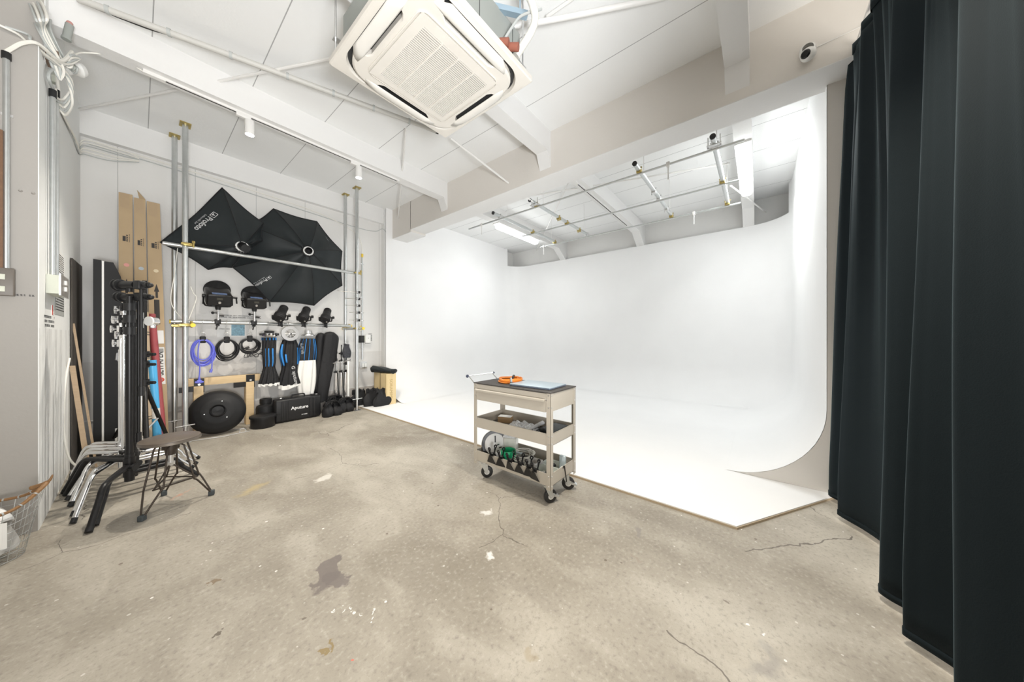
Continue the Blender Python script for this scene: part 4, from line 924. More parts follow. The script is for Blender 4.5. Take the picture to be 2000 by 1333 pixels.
for x, y, lb, s in ((2.36, 5.30, 'slack black sandbag at the back, right of the front right rack post', 41), (2.50, 5.10, 'slack black sandbag between the rack post and the wooden crates', 51), (2.60, 4.965, 'slack black sandbag in front of the lettered wooden crate', 61)):
    t = thing('sandbag', lb, 'sandbag', (x, y, 0), 'slack sandbags by the crates')
    zz = .021 if x > 2.4 else 0
    lump(x, y, zz, .30, .115, .235, s, .03).build('pouch', 'fabric2', t, ang=60)
    rng = random.Random(s); m = MB(); rows = []
    for k in range(4): rows.append([V(x-.10+.20*i/10, y + .012*math.sin(i*1.7+k), zz + .20+.03*k + .012*math.sin(i*1.3)) for i in range(11)])
    m.grid(rows).build('closure_flap', 'fabric2', t, solid=.008)
# folded light stands leaning behind the bags
def small_stand(u, v0, label, seed):
    p = ay(u, v0, 5.33); x = p.x; zt = p.z
    t = thing('light_stand', label, 'light stand', (x, 5.33, 0), 'folded light stands by the right rack posts')
    MB().cyl((x, 5.33, .05), (x, 5.33, zt-.25), .011, n=12).build('outer_tube', 'chrome', t); MB().cyl((x, 5.33, zt-.27), (x, 5.33, zt), .009, n=12).build('riser', 'black', t)
    k = MB()
    for z in (zt-.26, zt-.14, .62): k.cyl((x, 5.33, z-.02), (x, 5.33, z+.02), .016, n=12); k.cyl((x-.04, 5.30, z), (x, 5.33, z), .007, n=8); k.sphere((x-.045, 5.296, z), .013, 8)
    k.build('collar_knob', 'blackp', t)
    for a in (0, 2.1, 4.2):
        d = V(math.cos(a), math.sin(a)*.6, 0); MB().cyl(V(x, 5.33, .60)+d*.018, V(x, 5.33, .03)+d*.045, .0075, n=8).build('leg', 'chrome' if a else 'black', t)
    MB().cyl((x, 5.33, .0), (x, 5.33, .05), .014, n=10).build('foot', 'blackp', t)
small_stand(657, 672, 'slim folded chrome light stand, left of three beside the hanging black bag', 1)
small_stand(667, 674, 'slim folded chrome light stand, middle of three beside the hanging black bag', 2)
small_stand(676, 680, 'slim folded chrome light stand standing under the bag of gloves', 3)
tag(MB().cyl(ay(650, 710, 5.2), ay(684, 704, 5.18), .006, n=8).merge(MB().sphere(ay(685, 704, 5.18), .018, 10)).build('stand_arm', 'chrome'), 'short chrome arm clamped across the folded light stands', 'rod')
tag(MB().cyl(ay(680, 706, 5.12), V(ay(680, 706, 5.12).x, 5.12, .22), .017, n=14).build('white_tube', 'whitem'), 'white plastic tube standing behind the sandbags by the right post', 'tube')
# clear bag of dark gloves
t = thing('glove_bag', 'clear plastic bag of dark grey gloves hanging at the back right rack post', 'bag', ay(677, 702, 5.2))
c = ay(677, 687, 5.2); m = lump(c.x, 5.2, c.z-.10, .13, .08, .20, 77); m.build('gloves', mat('dark_grey_gloves', (.035, .037, .045), .6, 0, .4, 40, .6, 60), t, ang=60)
m = lump(c.x-.012, 5.2, c.z-.115, .155, .10, .26, 78); m.build('clear_bag', None or mat('clear_polythene', (.9, .93, .95), .08, 0, 0, Transmission_Weight=1.0, IOR=1.02, Alpha=.35), t, ang=60)
MB().tube(sm([c+V(-.01, 0, .13), c+V(-.005, 0, .2), V(c.x, 5.2, 1.30)], 4), .003, 6).build('tie', 'white', t)
# frame-holder rods on the front right post
vv = (572, 585, 598, 611.5, 626.5); uu = ((660, 706), (675, 707), (675, 707), (683, 711), (683, 711)); nm = ('topmost', 'second from the top', 'middle', 'second from the bottom', 'lowest')
for i, v in enumerate(vv):
    b = ay(uu[i][1], v, 5.0); a = V(ay(uu[i][0], v-5+i*.3, 5.1).x, 5.12, b.z + .005)
    t = thing('clip_rod', 'thin steel rod with black knob on the front right rack post, %s' % nm[i], 'rod', b, 'thin rods clamped on the front right rack post')
    MB().cyl(a, b, .0045, n=8).merge(MB().cyl(b-V(.08, 0, 0), b-V(.015, 0, 0), .008, n=10)).build('shaft', 'chrome', t)
    kx = ay(701.5, v, 5.0).x; MB().cyl((kx-.012, 4.99, b.z), (kx+.006, 4.99, b.z), .020, n=14).build('knob', 'blackp', t)
    MB().cyl((kx-.04, 4.995, b.z-.03), (kx-.04, 4.995, b.z+.03), .010, n=10).build('jaw', 'chrome', t)
a, b = ay(692, 563, 5.1), ay(692, 633, 5.1)
t = thing('bead_chain', 'thin vertical steel chain left of the front right rack post', 'chain', b)
m = MB()
for k in range(26): p = a.lerp(b, k/25); m.sphere(p, .006, 6)
m.build('bead', 'steel', t); t.children[0]['kind'] = 'stuff'
# wall things between post and column
def conduit(name, pts, r, m, label): return tag(MB().tube(sm(pts, 5) if len(pts) > 2 else pts, r, 10).build(name, m), label, 'pipe')
cxr = ay(707.5, 600, 5.53).x
t = thing('wall_conduit', 'grey steel conduit running down the wall to the socket, right of the rack', 'pipe', (cxr, 5.53, .9))
MB().cyl((cxr, 5.53, .78), (cxr, 5.53, 2.62), .0125, n=12).build('tube', 'galv', t)
for z in (1.0, 1.9, 2.5): MB().box(cxr-.03, cxr+.03, 5.525, 5.551, z-.01, z+.01).build('clip', 'steel', t)
MB().cyl((cxr, 5.53, 2.62), (cxr, 5.53, 2.68), .018, n=12).build('end_bush', 'yellow', t)
tag(MB().tube(sm([V(cxr, 5.53, 2.67), V(cxr-.02, 5.52, 2.85), V(cxr-.12, 5.52, 3.02), V(cxr-.5, 5.53, 3.16), V(1.6, 5.53, 3.22), V(.6, 5.53, 3.27), V(-.3, 5.53, 3.28)], 6), .007, 6).build('wall_cable', 'cable_w'), 'white cable running under the soffit above the softboxes', 'cable')
tag(MB().tube(sm([V(-.35, 5.535, 3.25), V(.4, 5.54, 3.235), V(1.5, 5.54, 3.18), V(2.4, 5.53, 3.13), V(2.75, 5.5, 3.14), V(2.86, 5.44, 3.20), V(2.93, 5.42, 3.14), V(2.98, 5.42, 2.98), V(3.04, 5.43, 2.96)], 6), .006, 6).build('wall_cable', 'cable_g'), 'grey cable under the soffit crossing the column to the big beam', 'cable')
t = thing('wall_socket', 'steel double socket plate on the wall above the sandbags', 'socket', ay(709, 720, 5.55)); p = ay(709, 713.5, 5.54)
MB().obox(p.x, 5.53, p.z, .12, .045, .125, None, .004).build('box', 'steel', t)
for dx in (-.012, .032): MB().obox(p.x+dx, 5.505, p.z, .034, .008, .07, None, .003).build('outlet', 'whitem', t)
t = thing('wall_controller', 'white wired controller with dark box on the wall right of the rack post', 'controller', ay(716, 671, 5.52)); p = ay(716, 662, 5.5)
MB().box(p.x-.035, p.x+.055, 5.46, 5.47, p.z-.075, p.z+.07).build('cover', 'whitem', t); MB().box(p.x-.12, p.x-.05, 5.47, 5.55, p.z-.07, p.z+.055).build('dark_box', 'dark', t); MB().box(p.x-.05, p.x+.05, 5.47, 5.55, p.z-.05, p.z+.05).build('mount_box', 'ivory', t)
m = MB()
for k in range(9): m.box(p.x-.04+k*.011, p.x-.035+k*.011, 5.465, 5.469, p.z-.088, p.z-.078)
for k in range(8): m.box(p.x+.06, p.x+.085, 5.468, 5.472, p.z-.04+k*.014, p.z-.033+k*.014)
for k in range(6): m.box(p.x+.02+k*.011, p.x+.026+k*.011, 5.468, 5.472, p.z+.078, p.z+.092)
m.build('black_print', 'text', t); MB().lathe([(0, .003), (.006, .003), (.007, 0)], (p.x+.015, 5.459, p.z+.01), (0, -1, 0), n=12).build('button', 'greyp', t)
# wooden crates and rolled cloth
for i, (x0, x1, y0, y1, h, lb) in enumerate(((2.66, 2.84, 4.93, 5.12, .53, 'pale wooden crate with engraved vertical lettering at the foot of the column'), (2.665, 2.845, 5.14, 5.36, .535, 'plain pale wooden crate between the lettered crate and the wall'))):
    t = thing('wooden_crate', lb, 'crate', ((x0+x1)/2, (y0+y1)/2, .02), 'pale wooden crates')
    m = MB().box(x0, x1, y0, y0+.012, .021, .02+h).merge(MB().box(x0, x1, y1-.012, y1, .021, .02+h)).merge(MB().box(x1-.012, x1, y0, y1, .021, .02+h)).merge(MB().box(x0, x0+.012, y0, y1, .021, .02+h)); m.box(x0, x1, y0, y1, .02+h-.012, .021+h); m.build('box', 'crate', t)
    MB().box(x0-.002, x0+.001, y0+.02, y0+.026, .03, .01+h).build('side_groove', 'engrave', t)
    if i == 0: text_mb('SORAMIMI', .074, V((x0+x1)/2-.025, y0-.001, .02+h-.09), -Z, X, .001).build('lettering', 'engrave', t, smooth=False)
t = thing('rolled_cloth', 'rolled black cloth lying on top of the wooden crates', 'cloth', (2.72, 5.08, .56)); m = MB(); rows = []
a, b = V(2.63, 5.33, .613), V(2.80, 4.93, .613); d = (b-a); L_ = d.length; d.normalize(); n1 = d.cross(Z).normalized()
for k in range(25):
    f = k/24; c = a + d*L_*f + V(0, 0, .006*math.sin(f*5)); sq = 1 - .35*f; rows.append([c + n1*math.cos(q)*.068*(1+.06*math.sin(3*q+f*6)+.25*f) + Z*(math.sin(q)*.058*sq*(1+.08*math.sin(5*q+f*9)) - (1-sq)*.058) + V(0, 0, -.0) for q in [2*PI*i/28 for i in range(28)]])
MB().grid(rows, True).add(rows[0], [tuple(range(28))]).build('roll', 'fabric', t, ang=60)
m = MB(); e = rows[-1]; c = sum(e, V(0, 0, 0))/28
for s in (1, .8, .6, .4): m.tube([c + (p-c)*s + d*.012*(1-s) for p in e], .005, 5, closed=True)
m.merge(MB().add([c]+e, [(0, 1+i, 1+(i+1) % 28) for i in range(28)])); m.build('roll_end', 'fabric', t)
# notices on the wall
t = thing('wall_notice', 'white notice with two lines of print and a blue photograph behind the lamp heads', 'poster', ay(455, 656, 5.55)); rng = random.Random(2)
a = ay(424, 656, 5.545); b = ay(480, 610, 5.545)
MB().box(a.x, b.x, 5.545, 5.549, a.z-.02, a.z+.20).build('sheet', 'paper', t)
MB().box(ay(452, 650, 5.54).x, ay(478, 650, 5.54).x, 5.541, 5.544, a.z, a.z+.19).build('photo', 'photo', t)
scribble(V(ay(428, 640, 5.54).x, 5.540, a.z+.235), X, Z, .43, .05, 2, rng).build('print_lines', 'text', t, smooth=False)
scribble(V(ay(429, 640, 5.54).x, 5.540, a.z+.08), X, Z, .10, .02, 1, rng).build('print_lines', 'text', t, smooth=False)
t = thing('wall_print', 'faint lines of grey wall lettering behind the small lamp heads', 'lettering', ay(590, 632, 5.549))
scribble(ay(558, 630, 5.5485), X, Z, .35, .04, 2, rng, .35).build('print_lines', 'greyp', t, smooth=False)

# ================================================================ left corner
def qbox(A, B, C, D, th):   # a leaning board given by its four corners (bottom-left, bottom-right, top-right, top-left) and a thickness vector
    return MB().prism([A, B, C, D], th)
def long_box(xb0, xb1, xt0, xt1, yb, yt, h, label, dotm, flap=False, sp=False):
    t = thing('cardboard_box', label, 'box', V((xb0+xb1)/2, yb, 0), 'tall cardboard boxes of background paper')
    A, B, C, D = V(xb0, yb, 0), V(xb1, yb, 0), V(xt1, yt, h), V(xt0, yt, h); dpt = V(0, .105, .0)
    qbox(A, B, C, D, dpt).build('carton', 'card', t)
    up = ((D-A)+(C-B)).normalized(); r = (C-D).normalized(); n = r.cross(up); o = lambda fx, z: (A.lerp(D, z/h)).lerp(B.lerp(C, z/h), fx) + n*(-.0) + V(0, -.0015, 0)
    W_ = (C-D).length
    tp = MB().prism([o(.12, h-.16), o(.78, h-.165), o(.78, h-.003), o(.12, h-.003)], V(0, -.0005, 0)); tp.build('packing_tape', mat('brown_tape', (.47, .345, .215), .3), t)
    c = o(.55, h-.79); hl = MB().lathe([(0, .001), (.019, .001), (.019, 0)], c, V(0, -1, 0), n=24, cap=False); hl.build('hole', dotm, t)
    s = W_*.30; z0 = h-1.10; ar = [(-.35, 0), (.35, 0), (.35, .45), (.75, .45), (0, 1), (-.75, .45), (-.35, .45)]
    MB().prism([o(.55, z0) + r*(x_*s*.9) + up*(y_*.16+.0) for x_, y_ in ar], V(0, -.0006, 0)).build('printed_arrow', 'card_dark', t)
    MB().prism([o(.36, z0-.30), o(.72, z0-.30), o(.72, z0-.02), o(.36, z0-.02)], V(0, -.0006, 0)).build('printed_block', 'card_dark', t)
    z1 = h-.50; m = MB()
    m.prism([o(.28, z1-.03), o(.50, z1-.03), o(.50, z1+.025), o(.28, z1+.025)], V(0, -.0006, 0))
    for k in range(4): m.prism([o(.53, z1-.03+k*.02), o(.66, z1-.03+k*.02), o(.66, z1-.018+k*.02), o(.53, z1-.018+k*.02)], V(0, -.0006, 0))
    for k in range(7): m.prism([o(.74, z1-.035+k*.013), o(.79, z1-.035+k*.013), o(.79, z1-.027+k*.013), o(.74, z1-.027+k*.013)], V(0, -.0006, 0))
    m.build('printed_mark', 'card_dark', t, smooth=False)
    if flap: MB().prism([o(.45, h), o(.98, h), o(.98, h)+V(0, .0, .005), o(.50, h)+V(-.02, .06, .11)], V(0, .003, 0)).build('flap', 'card', t)
    lb = MB().prism([o(.22, h-1.62), o(.92, h-1.62), o(.92, h-1.47), o(.22, h-1.47)], V(0, -.001, 0)); lb.build('shipping_label', 'paper', t)
    scribble(o(.3, h-1.60), r, up, W_*.5, .11, 4, random.Random(int(h*100)), .45).build('label_print', 'greyp', t, smooth=False)
    if sp:
        zz = h-2.08; MB().prism([o(.36, zz), o(.93, zz), o(.93, zz+.42), o(.36, zz+.42)], V(0, -.0012, 0)).build('brand_label', 'paper', t)
        tm = text_mb('SETPAPER', .075, o(.82, zz+.10)+V(0, -.002, 0), up, -r, .001, True); k = .27/max((p-o(.82, zz+.10)).dot(up) for p in tm.v); oo = o(.82, zz+.10); tm.v = [oo+(p-oo)*1 + up*((p-oo).dot(up))*(k-1) for p in tm.v]; tm.build('lettering', 'text', t, smooth=False)
        MB().lathe([(.012, .001), (.024, .001), (.026, 0)], o(.66, zz+.05)+V(0, -.002, 0), V(0, -1, 0), n=20, cap=False).merge(MB().lathe([(0, .001), (.008, .001), (.009, 0)], o(.66, zz+.05)+V(0, -.002, 0), V(0, -1, 0), n=12, cap=False)).build('round_mark', 'red', t)
        for k in range(6): pass
        m = MB()
        for k in range(9): m.prism([o(.42, zz+.36+k*.005), o(.88, zz+.36+k*.005), o(.88, zz+.3625+k*.005), o(.42, zz+.3625+k*.005)], V(0, -.002, 0))
        m.build('barcode_lines', 'text', t, smooth=False)
        MB().prism([o(.45, 1.02-.3), o(.85, 1.02-.3), o(.85, 1.16-.3), o(.45, 1.16-.3)], V(0, -.0006, 0)).build('printed_block', 'card_dark', t)
        MB().prism([o(.45, .42), o(.62, .42), o(.62, .56), o(.45, .56)], V(0, -.0006, 0)).build('printed_block', 'card_dark', t)
long_box(-.135, -.035, -.140, -.046, 5.22, 5.38, 2.765, 'tall brown cardboard box with pink dot, leftmost of three against the wall', mat('pink_dot', (.75, .32, .28), .4))
long_box(-.025, .075, -.036, .046, 5.23, 5.39, 2.745, 'tall brown cardboard box with open flap, middle of three against the wall', mat('blue_grey_dot', (.45, .52, .58), .4), flap=True)
long_box(.085, .215, .055, .152, 5.21, 5.385, 2.735, 'tall brown cardboard box with large white label, rightmost of three against the wall', mat('cream_dot', (.72, .60, .40), .4), sp=True)
# black folding panel with white edge
t = thing('folding_screen', 'tall black foam folding screen with white edge stripe standing left of the cardboard boxes', 'panel', (-.2, 5.15, 0))
k_ = 5.0/5.2
def kz(x, z): return V(x*k_, 5.0, 0 if z == 0 else 1.2+(z-1.2)*k_)
MB().prism([kz(-.292, 0), kz(-.242, 0), kz(-.242, 1.975), kz(-.292, 1.98)], (0, .19, 0)).build('left_leaf', 'blackm', t)
MB().prism([kz(-.240, 0), kz(-.226, 0), kz(-.226, 1.97), kz(-.240, 1.97)], (0, .19, 0)).build('white_edge', 'paper', t)
MB().prism([kz(-.224, 0), kz(-.118, 0), kz(-.122, 1.83), kz(-.168, 1.965), kz(-.224, 1.968)], (0, .19, 0)).build('right_leaf', 'blackm', t)
tag(MB().prism([V(-.386, 4.78, 0), V(-.386, 5.50, 0), V(-.386, 5.50, 1.93), V(-.386, 4.76, 1.90)], (.010, 0, 0)).build('dark_sheet', mat('dark_brown_sheet', (.075, .066, .058), .8)), 'dark brown sheet flat on the left wall in the corner', 'board')  # thin upright dark brown sheet set flush to the wall
for (u0, v0, u1, v1, X0, X1, lb) in ((170, 905, 141, 640, -.30, -.345, 'short pale wooden plank leaning in the left corner, the wider one'), (188, 900, 141, 632, -.25, -.34, '')): pass
def plank(u0, v0, Y0, u1, v1, Y1, w_, th, label):
    a = ay(u0, v0, Y0); a.z = .002; b = ay(u1, v1, Y1); t = MB().prism([a-V(w_/2, 0, 0), a+V(w_/2, 0, 0), b+V(w_/2, 0, 0), b-V(w_/2, 0, 0)], (0, th, 0)); return tag(t.build('wooden_plank', 'plank'), label, 'plank', 'wooden planks in the left corner')
plank(172, 893, 4.62, 141, 715, 4.72, .030, .018, 'pale short wooden plank leaning in the left corner')
plank(188, 890, 4.70, 143, 632, 4.80, .014, .018, 'thin dark long wooden plank leaning behind the short pale one')
tag(MB().tube(sm([ay(136, 700, 4.6), ay(127, 750, 4.5), ay(124, 830, 4.45), ay(133, 890, 4.4), ay(150, 912, 4.4)], 8), .007, 8).build('white_cable', 'cable_w'), 'white cable hanging in an arc along the left wall behind the stands', 'cable')
# rolls and tubes standing by the boxes
def tube_roll(u0, v0, Y0, u1, v1, Y1, r, m, label, name='paper_roll', cat='roll', extra=None):
    a = ay(u0, v0, Y0); a.z = max(a.z, .01); b = ay(u1, v1, Y1); t = thing(name, label, cat, a)
    MB().cyl(a, b, r, n=20).build('roll', m, t)
    if extra: extra(t, a, b, r)
    return t
tube_roll(318, 858, 5.02, 296, 614, 5.20, .030, 'pinkroll', 'dark pink plastic-wrapped roll leaning right of the stands')
def bl(t, a, b, r): MB().cyl(a.lerp(b, .30), a.lerp(b, .42), r*1.02, n=20).build('printed_band', 'paper', t)
tube_roll(308, 866, 4.98, 297, 704, 5.02, .032, 'bluetube', 'bright blue roll leaning in front of the pink roll', extra=bl)
def kr(t, a, b, r):
    m = MB()
    for f in (.18, .2, .40, .42, .62, .64, .82, .84): m.cyl(a.lerp(b, f), a.lerp(b, f+.006), r*1.01, n=20)
    m.build('printed_line', 'text', t, smooth=False)
tube_roll(285, 868, 4.95, 278, 610, 5.1, .045, 'kraft', 'light brown kraft paper roll standing behind the black light stand', extra=kr)
t = thing('folded_reflector', 'narrow folded white cloth frame standing behind the stands', 'frame', ay(232, 878, 4.95)); 
for k, (u0, u1, m) in enumerate(((224, 229, 'diffw'), (230, 235, 'paper'), (237, 240, 'kraft'))):
    a0, a1 = ay(u0, 888, 4.98), ay(u1, 888, 4.98); b0, b1 = ay(u0+3, 705+k*12, 5.05), ay(u1+3, 705+k*12, 5.05); a0.z = a1.z = .003
    MB().prism([a0, a1, b1, b0], (0, .03, 0)).build('leaf', m, t)
MB().tube(sm([ay(230, 706, 5.0), ay(228, 690, 5.0), ay(226, 704, 5.0)], 6), .006, 6).build('carry_loop', 'steel', t)

# ---- century stands
def leg_path(hub, tip, h, r=.018):
    d = tip-hub; d.z = 0; L_ = d.length; d.normalize(); b = V(hub.x, hub.y, h)
    p = [b + d*.02, b + d*(L_*.60), b + d*(L_*.68) - Z*.006, b + d*(L_*.75) - Z*.035, b + d*(L_*.80) - Z*.075, V(tip.x, tip.y, .022)]
    return [p[0]] + sm(p[1:], 4)
def cstand(hub, tips, heights, top, m, label, r=.0175, knobs=(), cap='blackp', group='century stands nested on the floor', legr=.0165):
    hub = V(*hub); t = thing('light_stand', label, 'light stand', hub, group)
    for tip, h in zip(tips, heights):
        tp = V(tip[0], tip[1], 0); pts = leg_path(V(hub.x, hub.y, 0), tp, h); lg = MB().tube(pts, legr, 12).build('leg', m, t)
        d = (pts[-1]-pts[-2]).normalized(); MB().cyl(pts[-1]-d*.012, pts[-1]+d*.018, legr*1.06, n=12).build('foot_cap', cap, lg)
        MB().cyl((hub.x, hub.y, h-.024), (hub.x, hub.y, h+.024), .032, n=18).build('leg_collar', m, t)
    hb = MB().cyl((hub.x, hub.y, min(heights)-.06), (hub.x, hub.y, max(heights)+.05), r*1.25, n=16); hb.build('hub', m, t)
    kn = MB(); q = V(hub.x, hub.y, sum(heights)/3) + Rv*.05 - Fv*.02; kn.cyl(V(hub.x, hub.y, q.z), q, .009, n=8); kn.cyl(q, q+Rv*.022, .024, n=12); kn.build('hub_knob', cap, t)
    s1 = top*.80; MB().cyl((hub.x, hub.y, max(heights)+.03), (hub.x, hub.y, s1), r, n=18).build('column', m, t)
    MB().cyl((hub.x, hub.y, s1-.01), (hub.x, hub.y, top), r*.78, n=16).build('riser', 'chrome' if m == 'chrome' else 'black', t)
    for (z, s, mm) in knobs:
        c = V(hub.x, hub.y, z); MB().cyl(c-Z*.028, c+Z*.028, r*1.5, n=18).build('collar', mm, t)
        k = MB().cyl(c, c-Rv*.055*s, .007, n=8); e = c-Rv*.055*s; k.cyl(e, e-Rv*.014, .012, n=10); k.tube([e-Rv*.014+Z*.030, e-Rv*.018, e-Rv*.014-Z*.030], .008, 8); k.build('t_handle', mm, t)
    return t
HB = (.17, .225, .265)   # right leg, front leg, left leg
ks = 'blackp'
cs1 = cstand((-.045, 3.68, 0), ((.308, 3.735), (-.19, 3.165), (-.355, 4.10)), HB, 1.50, 'black', 'black light stand with thick column, nearest of the nested stands', .021, ((1.42, .8, ks), (1.33, 1.0, ks), (1.24, .9, ks)), 'blackp')
cs2 = cstand((-.030, 3.775, 0), ((.29, 3.83), (-.172, 3.25), (-.340, 4.03)), HB, 1.52, 'black', 'second black light stand directly behind the nearest black one', .021, ((1.44, .9, ks), (1.30, 1.0, ks)), 'blackp')
ch = []
for i, (hx, hy, A, C, B, top, lb) in enumerate(((-.075, 3.93, (-.262, 3.40), (-.345, 4.22), (.30, 3.97), 1.43, 'chrome light stand, first of the chrome ones behind the black stands'),
        (-.040, 4.02, (-.272, 3.535), (-.35, 4.34), (.33, 4.07), 1.47, 'chrome light stand, second of the nested chrome ones'),
        (-.095, 4.16, (-.300, 3.75), (-.355, 4.46), (.29, 4.20), 1.36, 'chrome light stand, third of the nested chrome ones'),
        (.005, 4.20, (-.323, 3.907), (-.36, 4.57), (.36, 4.24), 1.40, 'chrome light stand, rearmost of the nested chrome ones'))):
    cstand((hx, hy, 0), (B, A, C), (.185, .24, .275), top, 'chrome', lb, .0155, ((top-.02, 1.0, 'chrome'), (top-.10, 1.2, 'chrome'), (top-.22, .9, 'chrome'))[: 3 if i != 3 else 2], 'blackp', legr=.0135)
# grip heads with arms, mounted on the two black stands
def grip(c, label, s, armz, armx, big=True):
    t = thing('grip_head', label, 'grip head', c, 'grip heads with hanging arms')
    m = MB().cyl(c-Rv*.055, c+Rv*.05, .030*s, n=20); m.cyl(c-Z*.05, c+Z*.02, .02*s, n=14); m.build('barrel', 'black', t)
    MB().cyl(c-Rv*.075, c-Rv*.062, .043*s, n=24).merge(MB().cyl(c-Rv*.098, c-Rv*.088, .044*s, n=24)).merge(MB().cyl(c-Rv*.10, c-Rv*.06, .012, n=10)).build('disc', 'blackp', t)
    MB().obox(c.x+Rv.x*.075, c.y+Rv.y*.075, c.z, .05, .05, .065, Matrix.Rotation(YAW-PI/2, 3, 'Z'), .008).build('jaw', 'blackp', t)
    k = MB().cyl(c+Rv*.10, c+Rv*.13, .010, n=10); k.cyl(c+Rv*.125, c+Rv*.145, .022, n=12); k.sphere(c+Rv*.155, .018, 10); k.build('t_handle', 'blackp', t)
    a = c+Rv*armx; MB().cyl(V(a.x, a.y, c.z+.02), V(a.x, a.y, armz), .0095, n=12).build('arm', 'black', t)
    MB().cyl(V(a.x, a.y, armz-.03), V(a.x, a.y, armz+.04), .016, n=12).build('arm_clamp', 'blackp', t)
    return t
grip(V(-.045, 3.68, 1.585), 'black grip head with double disc on the nearest black stand', 1.0, .78, .088)
grip(V(-.040, 3.74, 1.500), 'black grip head just below the top one, arm hanging down', .85, .42, .060)
c = ay(299, 628, 3.72); t = thing('grip_head', 'chrome grip head turned to the right in front of the pink roll', 'grip head', c)
MB().cyl(c-Rv*.06, c-Rv*.01, .010, n=10).merge(MB().cyl(c-Rv*.01-Fv*.02, c-Rv*.01+Fv*.03, .032, n=20)).build('barrel', 'chrome', t); MB().cyl(c-Fv*.032, c-Fv*.022, .036, n=22).build('disc', 'whitem', t); MB().obox(c.x, c.y, c.z-.04, .03, .03, .03, None, .005).build('jaw', 'chrome', t)
# tripod combo stand behind, legs spread
hx, hy = .035, 4.72
t = thing('light_stand', 'black tripod light stand with spread legs behind the nested stands', 'light stand', (hx, hy, 0))
MB().cyl((hx, hy, .06), (hx, hy, .95), .022, n=16).build('column', 'black', t); MB().cyl((hx, hy, .9), (hx, hy, 1.75), .016, n=16).build('riser', 'black', t)
for e in (ay(333, 872, 5.0), ay(206, 880, 5.1), V(.05, 4.25, 0)):
    e = V(e.x, e.y, .012); lg = MB().cyl(V(hx, hy, .72), e, .0165, n=12).build('leg', 'black', t); MB().sphere(e+Z*.005, .02, 10).build('foot_cap', 'blackp', lg)
    MB().cyl(V(hx, hy, .25), V(hx, hy, .72).lerp(e, .52), .008, n=8).build('brace', 'steel', t)
for z in (.74, .92, 1.02): MB().cyl((hx, hy, z-.03), (hx, hy, z+.03), .034, n=18).merge(MB().cyl(V(hx, hy, z), V(hx, hy, z)+Rv*.075, .009, n=8)).merge(MB().cyl(V(hx, hy, z)+Rv*.06, V(hx, hy, z)+Rv*.10, .015, n=12)).build('collar', 'blackp', t)

# ---- stool
A_, B_, C_ = V(.012, 3.105, 0), V(.345, 3.205, 0), V(.118, 3.475, 0)
sc0 = V(.143, 3.262, 0)
t = thing('stool', 'low round stool with worn wooden seat and bent wire legs in front of stands', 'stool', sc0, None)
zs_ = .467
MB().lathe([(0, .0), (.145, 0), (.152, .004), (.153, .012), (.150, .020), (.142, .024), (0, .023)], sc0+Z*(zs_-.012), n=64, cap=False).build('seat', 'seat', t)
MB().lathe([(.148, -.002), (.1545, -.002), (.1545, .012), (.152, .012)], sc0+Z*(zs_-.012), n=64, cap=False).build('seat_rim', mat('rim_steel', (.20, .175, .15), .4, .6), t)
m = MB(); m.lathe([(0, -.10), (.028, -.10), (.03, -.06), (.045, -.06), (.045, -.006), (.06, -.003), (.0, -.001)], sc0+Z*(zs_-.012), n=12, cap=False); m.build('swivel_housing', 'rust', t)
MB().cyl(sc0+Z*(zs_-.19), sc0+Z*(zs_-.10), .014, n=14).merge(MB().cyl(sc0+Z*(zs_-.185), sc0+Z*(zs_-.165), .024, n=6)).build('screw_spindle', 'steel', t)
feet = [A_, B_, C_]; m_all = []
kn = []
for i, f in enumerate(feet):
    d = (f-sc0); d.z = 0; L_ = d.length; d.normalize(); s = d.cross(Z); lg = MB()
    top1 = sc0 + d*.045 + Z*(zs_-.025); 
    for sg in (-1, 1):
        p = [sc0 + d*.02 + s*sg*.030 + Z*(zs_-.030), sc0 + d*.055 + s*sg*.036 + Z*(zs_-.032), sc0 + d*.075 + s*sg*.040 + Z*(zs_-.05), sc0 + d*(L_*.62) + s*sg*.055 + Z*.165, sc0 + d*(L_*.70) + s*sg*.045 + Z*.145, f + s*sg*.010 - d*.004 + Z*.03]
        lg.tube([p[0]] + sm(p[1:3], 3) + [p[3]] + sm(p[3:], 3), .0055, 8)
    lg.cyl(sc0 + Z*(zs_-.175), sc0 + d*(L_*.62) + Z*.16, .005, n=8)
    lg.build('leg', 'rust', t, ang=60); kn.append(sc0 + d*(L_*.64) + Z*.160)
    MB().obox(f.x, f.y, .018, .034, .030, .036, Matrix.Rotation(math.atan2(d.y, d.x), 3, 'Z'), .005).build('foot_pad', 'rubber', t)
for i in range(3): MB().cyl(kn[i], kn[(i+1) % 3], .005, n=8).build('cross_wire', 'rust', t)
m = MB()
for a in range(3): q = sc0 + V(.047*math.cos(a*2.1+.3), .047*math.sin(a*2.1+.3), zs_-.035); m.lathe([(0, .006), (.007, .005), (.009, 0)], q, V(math.cos(a*2.1+.3), math.sin(a*2.1+.3), 0), n=10)
m.build('bolt', 'steel', t)

